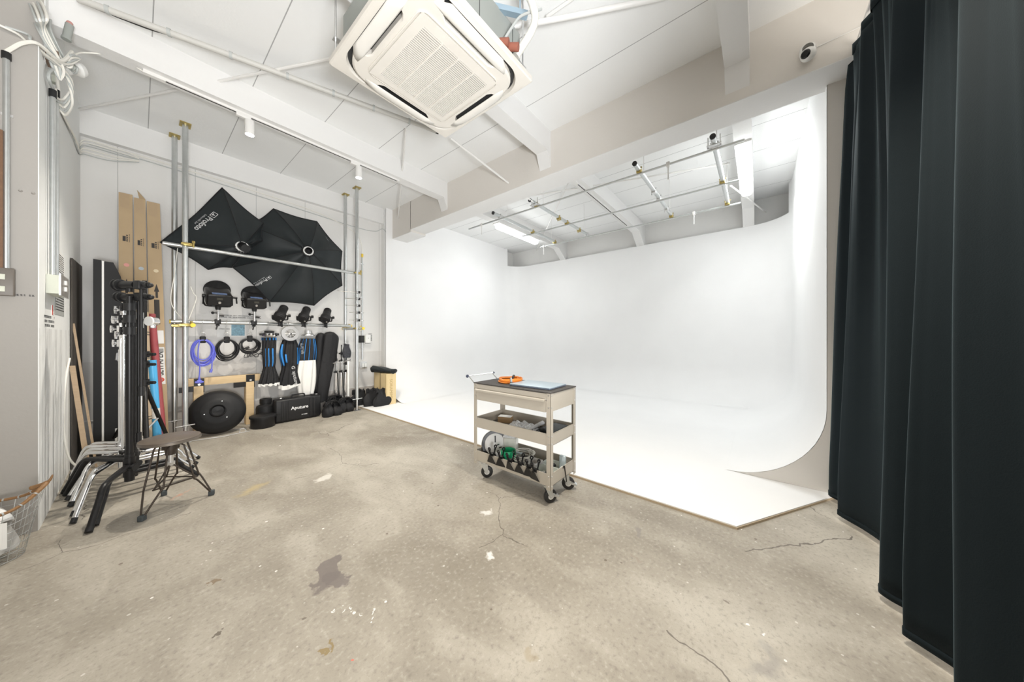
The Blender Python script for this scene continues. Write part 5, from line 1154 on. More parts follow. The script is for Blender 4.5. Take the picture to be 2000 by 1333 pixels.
# ---- wire basket with slippers
bc = V(-.56, 3.16, 0); bw, bd, bh = .205, .155, .275
def bx(a, z, k=1.0):
    f = .78 + .22*(z/bh); lift = .085*abs(math.cos(a))**6*(z/bh)**3
    out = 1 + .10*abs(math.cos(a))**10*(z/bh)**3
    return bc + V(bw*f*math.cos(a)*k*out, bd*f*math.sin(a)*k, z+lift)
t = thing('wire_basket', 'oval wire basket with wicker-bound rim and pointed handle on the floor at far left', 'basket', bc)
wr = MB()
for k in range(7): wr.tube([bx(2*PI*i/48, .005+bh*k/7) for i in range(48)], .0012, 5, closed=True)
for i in range(26):
    a = 2*PI*i/26; wr.tube([bc+(bx(a, .005)-bc)*.2+Z*.004, bx(a, .004)] + [bx(a, bh*k/6) for k in range(1, 7)], .0012, 5)
wr.build('wire', 'galv', t)
rim = [bx(2*PI*i/64, bh) for i in range(64)]
MB().tube(rim, [.0075 + .004*abs(math.cos(2*PI*i/64))**8 for i in range(64)], 8, closed=True).build('rim', 'wicker', t)
wp = MB()
for i in range(0, 64, 3): p = rim[i]; d = (rim[(i+1) % 64]-p).normalized(); wp.cyl(p-d*.003, p+d*.003, .0098, n=10)
wp.build('rim_binding', 'galv', t)
for sg in (1, -1):
    e = bx(0 if sg > 0 else PI, bh); m = MB().tube(sm([e-V(.05*sg, -.03, .02), e+V(.005*sg, 0, .005), e+V(.02*sg, 0, .04)], 5), [.012]*11 if False else [.012-.0009*i for i in range(11)], 8); m.build('handle', 'wicker', t)
def slipper(o, yaw, tilt, label):
    t = thing('slipper', label, 'slipper', o, 'white slippers in the wire basket'); R = Matrix.Rotation(yaw, 3, 'Z') @ Matrix.Rotation(tilt, 3, 'Y')
    out = [(-.125, 0), (-.11, .034), (-.06, .04), (0, .036), (.06, .046), (.105, .042), (.13, .02), (.135, 0)]; out = out + [(x, -y) for x, y in out[-2:0:-1]]
    pts = sm([V(x, y, 0) for x, y in out], 3, True)
    MB().prism([o + R @ p for p in pts], R @ V(0, 0, .016)).build('sole', 'slipper', t, ang=50)
    rows = []
    for k in range(7):
        x = .02 + .105*k/6; w_ = .046*(1-(k/6)**3*.75); hgt = .052*(1-(k/6)**2*.8)
        rows.append([o + R @ V(x, w_*math.cos(q), .016 + hgt*math.sin(q)) for q in [PI*i/12 for i in range(13)]])
    MB().grid(rows).build('upper', 'slipw', t, solid=.006)
cols = [(-.48, 3.17, .152, 2.2, -1.0, 'white slipper standing upright at the right end of the basket'), (-.505, 3.13, .150, 2.0, -1.0, 'white slipper second from the right end of the basket'), (-.545, 3.19, .150, 2.3, -.95, 'white slipper in the middle of the basket'), (-.60, 3.15, .145, 2.1, -1.0, 'white slipper third from the left in the basket'), (-.50, 3.21, .145, 2.5, -1.05, 'white slipper at the back of the basket')]
for x, y, z, yw, ti, lb in cols: slipper(V(x, y, z), yw, ti, lb)
t = thing('framed_card', 'small white framed card hung on the front of the wire basket', 'card', (-.52, 2.985, .10)); rng = random.Random(5)
d = V(-1, .10, 0).normalized(); o = V(-.43, 3.015, .105); upv = Z
MB().prism([o, o+d*.16, o+d*.16+upv*.13, o+upv*.13], (0, -.008, 0)).build('frame', 'whitem', t); MB().prism([o+d*.012+upv*.012, o+d*.148+upv*.012, o+d*.148+upv*.118, o+d*.012+upv*.118], (0, -.0095, 0)).build('card', 'paper', t)
scribble(o+d*.13+upv*.05+V(0, -.0105, 0), -d, upv, .09, .03, 1, rng).build('print_line', 'greyp', t, smooth=False)

# ---- left wall fittings
XW = -.39
def wy(u, v): return ax_(u, v, XW)
for i, (u, lb) in enumerate(((92.5, 'steel conduit on the left pillar, nearer of two above the switch box'), (99.5, 'steel conduit on the left pillar, farther of two above the switch box'))):
    p = wy(u, 545); tp = wy(u, 172)
    t = thing('wall_conduit', lb, 'pipe', (XW+.02, p.y, p.z), 'steel conduits on the left pillar'); MB().cyl((XW+.02, p.y, p.z), (XW+.02, p.y, tp.z-.05), .0125, n=14).build('tube', 'galv', t); MB().cyl((XW+.02, p.y, tp.z-.05), (XW+.02, p.y, tp.z), .0165, n=12).build('end_bush', 'blackp', t)
    MB().box(XW, XW+.012, p.y-.035, p.y+.035, 3.05, 3.075).build('clip', 'steel', t)
a, b = wy(88.5, 572), wy(109, 548)
t = thing('switch_box', 'ivory surface-mounted switch box with steel cover at the end of conduits on left pillar', 'switch', (XW+.03, (a.y+b.y)/2, 1.5))
MB().box(XW, XW+.05, a.y+.01, b.y-.05, a.z-.0, a.z+.125).build('box', 'ivory', t); MB().box(XW+.05, XW+.058, a.y-.0, b.y-.04, a.z-.01, a.z+.135).build('cover', 'steel', t)
for k in (.03, .075): MB().box(XW+.058, XW+.066, (a.y+b.y)/2-.04, (a.y+b.y)/2+.0, a.z+k, a.z+k+.03).build('rocker', 'whitem', t)
rng = random.Random(6)
def wall_sheet(u0, v0, u1, v1, name, label, m, cat, rows, strip=None):
    p = wy(u0, v0); q = wy(u1, v1); z0 = wy(u0, v1).z; z1 = p.z
    t = thing(name, label, cat, (XW, p.y, z0)); MB().box(XW, XW+.003, p.y, q.y, z0, z1).build('sheet', m, t)
    if rows: scribble(V(XW+.0035, p.y+.03, z0+.03), Y, Z, (q.y-p.y)-.06, (z1-z0)-.06, rows, rng, .4).build('print_lines', 'text', t, smooth=False)
    if strip: MB().box(XW+.003, XW+.004, p.y, p.y+.03, z1-.07, z1).build('corner_mark', strip, t)
wall_sheet(109, 482, 124, 536, 'wall_notice', 'white paper notice with green corner on the left pillar', 'paper', 'poster', 9, 'green')
wall_sheet(106, 546, 124, 614, 'wall_notice', 'grey printed instruction sheet below the white notice on left pillar', 'greyp', 'poster', 10)
wall_sheet(100, 596, 104, 625, 'wall_sticker', 'narrow white sticker with red top under the switch box', 'paper', 'sticker', 4, 'red')
t = thing('wall_print', 'small black printed words on the left pillar under the stickers', 'lettering', wy(95, 640)); scribble(wy(86, 640)+V(.001, 0, 0), Y, Z, .36, .09, 3, rng, .5).build('print_lines', 'text', t, smooth=False)
# grey wall facing the viewer at the far left
YW = 3.448
a, b = ay(0, 572, YW), ay(32, 531, YW)
t = thing('switch_plate', 'dark steel double switch plate on the grey wall at far left', 'switch', (a.x, YW, a.z)); MB().obox(b.x-.062, YW-.02, (a.z+b.z)/2-.003, .12, .04, .162, None, .004).build('plate', 'switch', t)
for z in (.025, -.045): MB().obox(b.x-.050, YW-.042, (a.z+b.z)/2+z, .042, .006, .032, None, .002).build('rocker', 'ivory', t)
t = thing('wall_print', 'line of small black print under the switch plate at far left', 'lettering', ay(5, 577, YW)); scribble(ay(1, 578, YW-.001), X, Z, .115, .02, 1, rng).build('print_lines', 'text', t, smooth=False)
p = ay(12, 530, YW-.02); q = ay(12, 112, YW-.02)
t = thing('wall_conduit', 'white steel conduit with black end on the grey wall at far left', 'pipe', p); MB().cyl((p.x, YW-.018, p.z), (p.x, YW-.018, q.z), .0125, n=14).build('tube', 'galv', t); MB().cyl((p.x, YW-.018, q.z-.01), (p.x, YW-.018, q.z+.03), .017, n=12).build('end_bush', 'blackp', t); MB().box(p.x-.02, p.x+.02, YW-.006, YW, 2.50, 2.515).build('clip', 'steel', t)
for (u, v, lb) in ((40, 373, 'left'), (65, 378, 'right')): p = ay(u, v, YW); tag(MB().lathe([(0, .02), (.004, .018), (.006, .004), (.008, 0)], V(p.x, YW, p.z), (0, -1, 0), n=12).build('wall_hook', 'grey_wall'), 'small white hook stub on the grey wall, %s of the two' % lb, 'hook', 'hook stubs on the grey wall')
# bundle of cables over the pillar top
hub = V(-.365, 3.62, 3.03)
def cab(pts, r, m, label): return tag(MB().tube(sm(pts, 7), r, 7).build('ceiling_cable', m), label, 'cable', 'cables bundled over the left pillar')
g = 'loose grey or white cable in the bundle above the left pillar'
cab([ay(11, 112, YW-.018)+V(0, 0, .03), ay(22, 95, YW-.03), ay(45, 84, YW-.03), ay(75, 86, YW-.02), V(-.33, 3.60, 3.03), V(-.30, 3.78, 3.22)], .010, 'cable_w', 'thick white cable arching from the far left conduit over the pillar top')
for i, (u0, v0) in enumerate(((-10, 45), (-10, 57), (-8, 66), (10, 52))):
    cab([ay(u0, v0, 3.55), ay(u0+45, v0+22-i*2, 3.55), V(-.42, 3.52, 3.01+.008*i), V(-.34, 3.62+.02*i, 3.03), V(-.30, 3.72, 3.10+.02*i), V(-.27, 3.82, 3.22)], .007, 'cable_g' if i % 2 else 'cable_w', g)
for i, (u0, v0) in enumerate(((50, -12), (58, -12), (66, -12), (74, -12))):
    cab([az(u0, v0, 3.5), ay(u0+18, v0+45, 3.50), ay(80+i*2, 60, 3.58), V(-.37+.015*i, 3.66, 3.02), V(-.34, 3.70, 2.95)], .007, 'cable_w' if i % 2 else 'cable_g', g)
for i in range(7):
    u0 = 52 + 7*i; cab([az(u0, -14, 3.52), az(u0+8, 25, 3.50), ay(70+5*i, 50+2*i, 3.62), V(-.37+.012*i, 3.60+.03*i, 3.08), V(-.335+.01*i, 3.74, 3.10), V(-.31, 3.80+.02*i, 3.20)], .006, ('cable_g', 'cable_w', 'acbody')[i % 3], 'loose cable dropping from the ceiling into the bundle above the left pillar')
for i in range(5):
    cab([V(-.40, 3.50+.02*i, 3.00+.006*i), V(-.33, 3.66+.02*i, 3.02), V(-.30, 3.80, 3.0-.03*i), V(-.34, 3.86+.02*i, 2.9-.02*i), V(-.37, 3.80+.03*i, 2.86), V(-.378, 3.98+.03*i, 2.90)], .006, ('cable_w', 'cable_g')[i % 2], 'loose cable loop hanging under the bundle on the left pillar')
cab([V(-.36, 3.70, 3.02), V(-.372, 3.62, 2.94), V(-.372, 3.60, 2.88), wy(93, 170)+V(.02, 0, 0)], .008, 'cable_g', 'short grey cable entering the nearer conduit on the left pillar')
cab([V(-.36, 3.75, 3.03), V(-.365, 3.90, 2.95), V(-.37, 3.84, 2.88), wy(99, 170)+V(.02, 0, 0)], .008, 'cable_w', 'short white cable entering the farther conduit on the left pillar')
for i in range(6):
    a = V(-.378, 4.05+.03*i, 2.95); cab([V(-.36, 3.78, 3.03), a, V(-.380+.002*i, 4.7+.03*i, 3.02), V(-.380, 5.32+.02*i, 3.05+.01*i), V(-.36, 5.46, 3.10+.03*i), V(-.2+.02*i, 5.50, 3.12+.03*i), V(.0, 5.525, 3.20+.01*i)], .0055, 'cable_w' if i % 3 else 'cable_g', 'cable of the bundle running along the top of the left wall to the soffit')
cab([V(-.30, 3.80, 3.2), ay(165, 103, 3.9), ay(230, 112, 3.87), V(.04, 3.86, 3.335)], .005, 'cable_w', 'thin white cable looping from the bundle to the light track')
t = thing('duct_stub', 'grey sheet duct stub with pink rag in the cable bundle at top left', 'duct', V(-.28, 3.84, 3.2)); a, b = ay(130, 74, 3.70), ay(138, 40, 3.70)
b = a.lerp(b, .75); MB().cyl(a, b, .019, n=16).build('sleeve', 'acbody', t); MB().sphere(b+V(0, 0, .01), .015, 10).build('rag', mat('pink_rag', (.55, .28, .25), .8), t)
MB().cyl(a, a.lerp(b, -.15), .022, n=20).build('collar', 'acbody', t)
t = thing('clip_lamp', 'white bullet-shaped clip lamp among the cables at top left', 'lamp', ay(120, 140, 3.9)); a, b = ay(100, 125, 3.9), ay(163, 136, 3.95); dd = (b-a)
MB().lathe([(.02, -.01), (.045, .0), (.05, dd.length*.45), (.046, dd.length*.5)], a, dd, n=24).build('socket_cover', 'whitem', t); MB().lathe([(.04, 0), (.055, .05), (.058, dd.length*.3), (.04, dd.length*.48), (.0, dd.length*.52)], a+dd*.52, dd, n=24).build('bulb', 'whitem', t)
MB().obox(a.x, a.y, a.z-.08, .06, .05, .10, None, .008).build('clip', 'ivory', t)
t = thing('junction_box', 'brown open junction box at the top edge of the left pillar', 'box', wy(88, 115)); p = wy(90, 100)
MB().box(XW, XW+.05, p.y-.04, p.y+.06, p.z-.07, p.z+.01).build('box', mat('brown_box', (.20, .14, .10), .7), t); MB().box(XW+.05, XW+.053, p.y-.035, p.y+.055, p.z-.035, p.z-.028).build('divider', 'ivory', t)

# ================================================================ tool cart
x0, x1, y0, y1 = 1.795, 2.165, 1.115, 1.875
t = thing('tool_cart', 'three-tier greige steel tool cart on black casters in front of the cyclorama', 'cart', ((x0+x1)/2, (y0+y1)/2, 0))
PZ0, PZ1 = .125, .800
def ang_post(cx, cy, sx, sy):
    w_ = .034; th = .003
    m = MB().box(cx, cx+sx*w_, cy, cy+sy*th, PZ0, PZ1).merge(MB().box(cx, cx+sx*th, cy, cy+sy*w_, PZ0, PZ1)); p = m.build('corner_post', 'cart', t)
    b = MB()
    for z in (.785, .70, .50, .445, .22, .15):
        b.lathe([(0, .003), (.005, .002), (.006, 0)], (cx+sx*.017, cy, z), (0, -sy, 0), n=8); b.lathe([(0, .003), (.005, .002), (.006, 0)], (cx, cy+sy*.017, z), (-sx, 0, 0), n=8)
    b.build('bolt', 'steel', p)
for cx, sx in ((x0, 1), (x1, -1)):
    for cy, sy in ((y0, 1), (y1, -1)): ang_post(cx, cy, sx, sy)
def tray(z0, z1, name, par=t, e=.0035, th=.0025):
    m = MB().box(x0+e, x1-e, y0+e, y1-e, z0, z0+th)
    m.box(x0+e, x0+e+th, y0+e, y1-e, z0, z1); m.box(x1-e-th, x1-e, y0+e, y1-e, z0, z1); m.box(x0+e, x1-e, y0+e, y0+e+th, z0, z1); m.box(x0+e, x1-e, y1-e-th, y1-e, z0, z1)
    l = .007
    m.box(x0+e, x0+e+l, y0+e, y1-e, z1-.002, z1+.0005); m.box(x1-e-l, x1-e, y0+e, y1-e, z1-.002, z1+.0005); m.box(x0+e, x1-e, y0+e, y0+e+l, z1-.002, z1+.0005); m.box(x0+e, x1-e, y1-e-l, y1-e, z1-.002, z1+.0005)
    return m.build(name, 'cart', par)
# top box with drawer: sides, back and top
m = MB().box(x0+.004, x1-.004, y0+.003, y0+.006, .672, .800).merge(MB().box(x0+.004, x1-.004, y1-.006, y1-.003, .672, .800)).merge(MB().box(x1-.006, x1-.003, y0+.003, y1-.003, .70, .800)).merge(MB().box(x0+.003, x0+.006, y0+.003, y1-.003, .765, .800)).merge(MB().box(x0+.003, x1-.003, y0+.003, y1-.003, .797, .801)); m.build('top_box', 'cart', t)
MB().box(x0-.003, x1+.003, y0-.003, y1+.003, .801, .808).build('top_mat', 'mat_', t)
dr = MB().box(x0-.010, x0-.006, y0+.037, y1-.040, .668, .758).merge(MB().box(x0-.008, x1-.03, y0+.037, y0+.040, .672, .745)).merge(MB().box(x0-.008, x1-.03, y1-.043, y1-.040, .672, .745)).merge(MB().box(x0-.008, x1-.03, y0+.037, y1-.040, .668, .671)).build('drawer', 'cart', t)
MB().prism([V(x0-.010, y0+.037, .752), V(x0-.010, y0+.037, .760), V(x0-.022, y0+.037, .762), V(x0-.030, y0+.037, .756), V(x0-.030, y0+.037, .744), V(x0-.027, y0+.037, .744), V(x0-.026, y0+.037, .753), V(x0-.020, y0+.037, .757)], (0, y1-y0-.074, 0)).build('pull_lip', 'cart', dr)
MB().box(x0+.001, x0+.004, y0+.037, y1-.037, .757, .772).build('drawer_rail', 'cart', t)
t2z0, t2z1, t3z0, t3z1 = .432, .514, .150, .235
tray(t2z0, t2z1, 'middle_tray'); tray(t3z0, t3z1, 'bottom_tray')
MB().box(x0+.012, x1-.012, y0+.012, y1-.012, t2z0+.0025, t2z0+.004).build('tray_mat', 'mat_', t); MB().box(x0+.012, x1-.012, y0+.012, y1-.012, t3z0+.0025, t3z0+.004).build('tray_mat', 'mat_', t)
# handle at the far left end
hd_ = MB().cyl((x0+.02, y1+.095, .850), (x1-.03, y1+.095, .850), .0065, n=12)
for xx in (x0+.03, x1-.04): hd_.tube(sm([V(xx, y1-.003, .785), V(xx, y1+.03, .80), V(xx, y1+.095, .850)], 4), .005, 8)
hn = hd_.build('handle', 'chrome', t); MB().sphere((x0+.012, y1+.095, .850), .014, 12).build('handle_knob', 'knob', hn); MB().sphere((x1-.02, y1+.095, .850), .010, 10).build('handle_knob', 'knob', hn)
def caster(cx, cy, yaw, brake):
    c = bpy.data.objects.new('caster', None); COL.objects.link(c); c.parent = t; c.location = V(cx, cy, 0)-t.location; c.empty_display_size = .02
    R = Matrix.Rotation(yaw, 4, 'Z'); TT = Matrix.Translation(V(cx, cy, 0)) @ R
    w_ = MB().lathe([(.014, -.014), (.040, -.014), (.0475, -.010), (.05, -.004), (.05, .004), (.0475, .010), (.040, .014), (.014, .014)], (-.022, 0, .05), (0, 1, 0), n=36, cap=True); w_.xf(TT).build('wheel', 'tyre', c)
    h_ = MB().lathe([(0, -.0165), (.018, -.0165), (.022, -.0145), (.022, .0145), (.018, .0165), (0, .0165)], (-.022, 0, .05), (0, 1, 0), n=24, cap=False); h_.xf(TT).build('hub', 'whitem', c)
    f = MB().box(-.045, .045, -.035, .035, .143, .148); f.lathe([(0, 0), (.028, 0), (.030, .01), (.024, .022), (0, .022)], (0, 0, .120), n=24)
    for s in (-1, 1): f.prism([V(-.034, s*.020, .045), V(-.014, s*.020, .040), V(-.005, s*.020, .055), V(.028, s*.020, .125), (V(-.028, s*.020, .125))], (0, s*.0025, 0))
    f.xf(TT).build('fork', 'galv', c)
    MB().cyl((-.022, -.026, .05), (-.022, .026, .05), .007, n=10).xf(TT).build('axle', 'steel', c)
    if brake: MB().prism([V(-.09, -.018, .045), V(-.035, -.018, .075), V(-.015, -.018, .08), V(-.035, -.018, .05), V(-.085, -.018, .035)], (0, .036, 0)).merge(MB().cyl((-.05, -.03, .06), (-.05, .03, .06), .006, n=8)).xf(TT).build('brake_pedal', 'galv', c)
caster(x0+.055, y0+.06, 2.6, True); caster(x0+.055, y1-.07, 2.3, False); caster(x1-.055, y0+.06, 2.1, True); caster(x1-.055, y1-.07, .5, False)

# ---- on the cart top
rng = random.Random(12)
c = V(x0+.20, y1-.235, .809)
tt = thing('coiled_cable', 'coil of bright orange cable on the cart top', 'cable', c); m = MB(); pts = []
for k in range(9):
    R0 = .098*(1-.16*rng.random()); ox, oy = rng.uniform(-.008, .008), rng.uniform(-.008, .008); z = .0055 + .0045*k*.75
    for i in range(22): a = 2*PI*i/22; pts.append(c + V(ox+R0*math.cos(a), oy+R0*1.0*math.sin(a), z + .002*math.sin(3*a+k)))
m.tube(sm(pts, 2), .0052, 6).build('cable', 'orange', tt)
for a in (3.9, .35): 
    q = c + V(.089*math.cos(a), .089*math.sin(a), .022); d = V(-math.sin(a), math.cos(a), 0); MB().tube([q + (V(math.cos(a), math.sin(a), 0)*.022*math.cos(b) + Z*.021*math.sin(b)) for b in [2*PI*i/16 for i in range(16)]], .009, 8, closed=True).build('cable_tie', 'greyp' if a > 1 else 'mat_', tt)
MB().cyl(c+V(-.075, -.06, .008), c+V(-.06, -.10, .008), .007, n=10).build('connector', 'copper', tt)
tt = thing('laptop', 'closed pale blue laptop lying flat on the cart top', 'laptop', (x0+.19, y0+.26, .808))
R = Matrix.Rotation(math.radians(2), 3, 'Z')
MB().obox(x0+.188, y0+.235, .814, .255, .365, .010, R, .004).build('base', 'laptop_base', tt); MB().obox(x0+.188, y0+.235, .8225, .255, .365, .006, R, .0025).build('lid', 'laptop', tt)

# ---- middle tray
zt = t2z0+.0045
tt = thing('small_box', 'small white and brown cardboard box in the far corner of the middle tray', 'box', (x1-.09, y1-.16, zt)); MB().obox(x1-.11, y1-.13, zt+.026, .07, .12, .05, Matrix.Rotation(.35, 3, 'Z')).build('carton', 'redtube', tt); MB().obox(x1-.11, y1-.13, zt+.0525, .068, .118, .002, Matrix.Rotation(.35, 3, 'Z')).build('lid', 'paper', tt)
tag(MB().lathe([(.028, 0), (.048, 0), (.05, .005), (.05, .024), (.047, .028), (.030, .028), (.028, .024)], (x0+.10, y1-.17, zt), n=36, cap=True).build('tape_roll', 'redtube'), 'roll of brown tape lying at the left of the middle tray', 'tape')
tag(MB().lathe([(.020, 0), (.038, 0), (.039, .02), (.022, .022), (.020, .02)], (x0+.09, y1-.085, zt), n=30).build('tape_roll', 'card_dark'), 'small dark roll of tape in the left corner of the middle tray', 'tape')
def crumple(cx, cy, z, sx, sy, sz, seed, yaw=0):
    rng = random.Random(seed); n = 26; R = Matrix.Rotation(yaw, 3, 'Z'); g = [[0]*n for _ in range(n)]
    from mathutils import noise as mn
    top_ = []
    for i in range(n):
        row = []
        for j in range(n):
            u, v = i/(n-1)*2-1, j/(n-1)*2-1; e = max(0, 1-abs(u)**6)*max(0, 1-abs(v)**6)
            h = e*(.45 + .9*abs(mn.noise(V(u*2.4+seed, v*2.4, seed))) + .35*abs(mn.noise(V(u*7, v*7+seed, 1))))
            row.append(V(cx, cy, z) + R @ V(u*sx/2*(1+.05*mn.noise(V(v*3, seed, 0))), v*sy/2*(1+.07*mn.noise(V(u*3, seed, 4))), h*sz))
        top_.append(row)
    m = MB().grid(top_); m.grid([[V(p.x, p.y, z) for p in top_[0]]]+[[V(p.x, p.y, z) for p in r] for r in top_[1:]]); return m
tt = thing('plastic_bag', 'crumpled clear plastic bag in the middle of the middle tray', 'bag', (x0+.17, y0+.42, zt)); crumple(x0+.175, y0+.41, zt+.001, .25, .24, .05, 3, .2).build('film', 'plastic_bag', tt, ang=20)
tt = thing('plastic_bag', 'clear plastic sleeve with curled corner lying against the crumpled bag', 'bag', (x0+.13, y0+.25, zt)); crumple(x0+.13, y0+.255, zt+.002, .20, .12, .045, 9, .35).build('film', 'plastic_bag', tt, ang=20)
a = V(x0+.04, y0+.27, zt+.03); b = V(x0+.235, y0+.215, zt+.075); MB().cyl(a, b, .013, .017, n=10).build('curled_edge', 'plastic_bag', tt)
tt = thing('black_pouch', 'black zip pouch at the right end of the middle tray', 'pouch', (x0+.2, y0+.12, zt)); MB().obox(x0+.20, y0+.115, zt+.021, .26, .16, .034, Matrix.Rotation(.12, 3, 'Z'), .012).build('body', 'fabric2', tt)
MB().tube(sm([V(x0+.085, y0+.19, zt+.04), V(x0+.16, y0+.20, zt+.043), V(x0+.25, y0+.21, zt+.04)], 4), .006, 6).build('zip', 'blackp', tt); MB().obox(x0+.10, y0+.185, zt+.04, .03, .012, .008, None, .003).build('zip_pull', 'steel', tt)
tag(MB().obox(x0+.21, y0+.10, zt+.055, .22, .13, .028, Matrix.Rotation(-.05, 3, 'Z'), .010).build('folded_cloth', 'fabric'), 'folded black cloth on top of the zip pouch in the middle tray', 'cloth')

# ---- bottom tray
zt = t3z0+.0045
n = V(-.55, -.65, .18).normalized(); c = V(x0+.13, y1-.125, zt+.118)
tt = thing('tape_roll', 'large black roll of tape with white face marked 1, at left of the bottom tray', 'tape', V(c.x, c.y, zt))
MB().lathe([(.10, -.045), (.112, -.045), (.114, -.04), (.114, -.002), (.112, 0), (.10, 0), (.035, 0), (.035, -.045), (.10, -.045)], c, n, n=56, cap=False).build('tape', 'black', tt)
MB().lathe([(0, .002), (.088, .002), (.09, .0)], c+n*.001, n, n=56, cap=False).build('face', 'tape_white', tt)
r = Z.cross(n).normalized(); up = n.cross(r).normalized()
text_mb('1', .075, c+n*.0045+up*.018-r*.018, r, up, .001, True).build('lettering', 'text', tt, smooth=False)
ck = MB()
for a in range(3): q = c+n*.004+r*(.012+.02*a)-up*(.012+.022*a); ck.prism([q, q+r*.022+up*.004, q+r*.024+up*.014, q+up*.010], n*.001)
ck.build('black_mark', 'text', tt)
tt = thing('plastic_pack', 'tall clear plastic packet standing behind the tape rolls in the bottom tray', 'packet', (x0+.24, y1-.22, zt)); MB().obox(x0+.24, y1-.21, zt+.09, .10, .11, .17, Matrix.Rotation(.4, 3, 'Z'), .012).build('packet', mat('milky_plastic', (.80, .80, .74), .25, 0, .1, 20, .5, 40), tt, ang=60); crumple(x0+.24, y1-.20, zt+.175, .10, .11, .05, 6, .4).build('crimped_top', 'plastic_bag', tt, ang=20)
tag(MB().lathe([(.050, 0), (.062, 0), (.063, .004), (.063, .11), (.062, .114), (.054, .114), (.053, .006)], (x0+.112, y1-.285, zt), n=40, cap=True).build('tape_roll', 'gtape'), 'green roll of tape standing among the black clips', 'tape')
tag(MB().obox(x0+.07, y1-.225, zt+.05, .05, .05, .10, Matrix.Rotation(.3, 3, 'Z'), .004).build('pale_box', 'tape_white'), 'small pale carton beside the numbered tape roll', 'box')
tt = thing('coiled_cable', 'loose coil of white cable with a clip in the bottom tray', 'cable', (x0+.19, y0+.36, zt)); pts = []
rng = random.Random(30)
for k in range(8):
    R0 = .072+.028*rng.random(); ox, oy = rng.uniform(-.012, .012), rng.uniform(-.012, .012); z = .01+.008*k; tl = rng.uniform(-.35, .5)
    for i in range(18): a = 2*PI*i/18; pts.append(V(x0+.17+ox+R0*math.cos(a), y0+.375+oy+R0*math.sin(a), zt+z+.02+tl*.05*math.cos(a)+.01))
MB().tube(sm([V(p.x, p.y, max(p.z, zt+.005)) for p in pts], 2), .0038, 6).build('cable', 'cable_w', tt)
tag(MB().obox(x0+.20, y1-.33, zt+.075, .09, .07, .004, Matrix.Rotation(.3, 3, 'Y') @ Matrix.Rotation(.3, 3, 'Z')).build('blue_card', 'laptop'), 'pale blue card behind the white cable coil', 'card')
# open pale trays with small parts
for i, (bx_, by_, sx, sy, h, lb) in enumerate(((x0+.10, y0+.10, .14, .15, .062, 'open white plastic tray of small parts at the right front of the bottom tray'), (x0+.25, y0+.13, .12, .17, .05, 'second open white plastic tray at the right back of the bottom tray'), (x0+.15, y0+.235, .10, .08, .075, 'crumpled white packet with small parts beside the clips'))):
    tt = thing('parts_tray', lb, 'tray', (bx_, by_, zt), 'small white trays in the bottom tray'); m = MB().box(bx_-sx/2, bx_+sx/2, by_-sy/2, by_+sy/2, zt, zt+.003)
    for (a0, a1, b0, b1) in ((bx_-sx/2, bx_-sx/2+.003, by_-sy/2, by_+sy/2), (bx_+sx/2-.003, bx_+sx/2, by_-sy/2, by_+sy/2), (bx_-sx/2, bx_+sx/2, by_-sy/2, by_-sy/2+.003), (bx_-sx/2, bx_+sx/2, by_+sy/2-.003, by_+sy/2)): m.box(a0, a1, b0, b1, zt, zt+h)
    m.build('tray', mat('pale_green_white', (.78, .82, .76), .4) if i < 2 else 'tape_white', tt); rng = random.Random(i); pr = MB()
    for k in range(12): q = V(bx_+rng.uniform(-.36, .36)*sx, by_+rng.uniform(-.36, .36)*sy, zt+.012+rng.random()*.02); pr.obox(q.x, q.y, q.z, .02+.02*rng.random(), .015, .015, Matrix.Rotation(rng.random()*3, 3, 'Z') @ Matrix.Rotation(rng.random(), 3, 'X'), .003)
    p_ = pr.build('small_part', 'redtube' if i == 2 else 'tape_white', tt); p_['kind'] = 'stuff'
    MB().cyl((bx_-.02, by_, zt+.02), (bx_+.03, by_+.01, zt+.022), .016, n=12).build('dark_part', 'blackp', tt)
tag(MB().obox(x0+.30, y0+.075, zt+.055, .03, .05, .11, None, .006).build('blue_packet', mat('pale_blue_packet', (.62, .72, .76), .4)), 'pale blue plastic packet standing behind the small trays', 'packet')
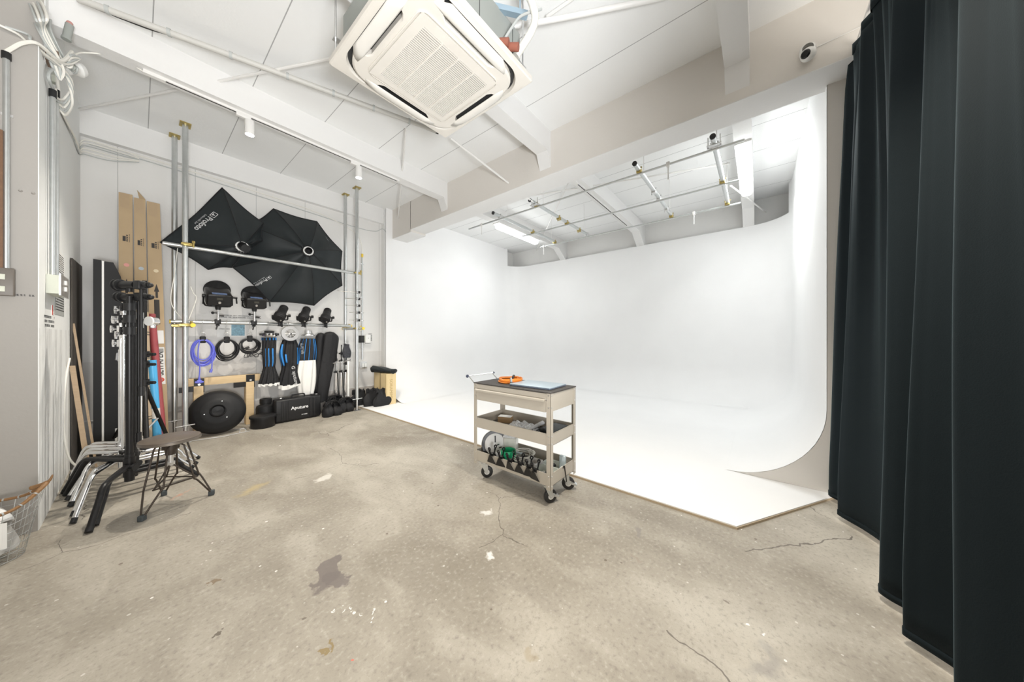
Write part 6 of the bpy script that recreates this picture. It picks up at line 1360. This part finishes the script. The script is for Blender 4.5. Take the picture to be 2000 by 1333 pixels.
# black spring clips along the front edge
def clip():
    c = thing('spring_clip', '', 'clip', (0, 0, 0)); 
    # mouth plates straddle the tray wall (wall plane x=0), handles above
    f = MB().prism([V(-.004, -.042, -.052), V(-.004, .042, -.052), V(-.006, .038, -.046), V(-.020, .010, .004), V(-.020, -.010, .004), V(-.006, -.038, -.046)], (-.0025, 0, 0)); f.build('jaw', 'black', c)
    f = MB().prism([V(.007, -.042, -.052), V(.007, .042, -.052), V(.009, .038, -.046), V(.022, .010, .004), V(.022, -.010, .004), V(.009, -.038, -.046)], (.0025, 0, 0)); f.build('jaw', 'black', c)
    MB().cyl((0.001, -.014, .006), (.001, .014, .006), .012, n=14).build('spring', 'black', c)
    for s, x_ in ((-1, -.020), (1, .022)):
        h = MB().tube([V(x_*.7, 0, .0), V(x_*1.1, 0, .020), V(x_*1.45, 0, .045)], [.011, .007, .010], 8, flat=.45); e = V(x_*1.5, 0, .050); nn = V(1, 0, -.3*s).normalized(); xx, yy = frame_of(nn)
        h.tube([e + (xx*math.cos(a)+yy*math.sin(a))*.009 for a in [2*PI*i/16 for i in range(16)]], .0045, 6, closed=True); h.build('grip', 'black', c)
    return c
cp = clip(); ys = [(y1-.205, .02), (y1-.300, .0), (y1-.398, -.05), (y1-.490, .03), (y1-.573, -.02), (y1-.628, .0)]
nmz = ('first', 'second', 'third', 'fourth', 'fifth', 'sixth')
for i, (yy_, tl) in enumerate(ys):
    h = cp if i == 0 else copy_tree(cp)
    h.scale = (1.15, 1.15, 1.2); h.location = (x0+.006-.0, yy_, t3z1 + .002 - (.010 if i == 5 else 0)); h.rotation_euler = (tl, 0, .15*math.sin(i*2.2)); h['label'] = 'black metal spring clip on the cart bottom tray, %s from left' % nmz[i]; h['group'] = 'black spring clips on the cart edge'
tag(MB().tube(sm([V(x0+.18, y0+.02, t3z1-.05), V(x0+.18, y0-.004, t3z1+.008), V(x0+.185, y0-.01, t3z1-.03), V(x0+.20, y0-.012, t3z1-.10), V(x0+.20, y0-.01, .12)], 5), .0045, 6).build('black_strap', 'black'), 'thin black strap hanging over the right end of the cart bottom tray', 'strap')
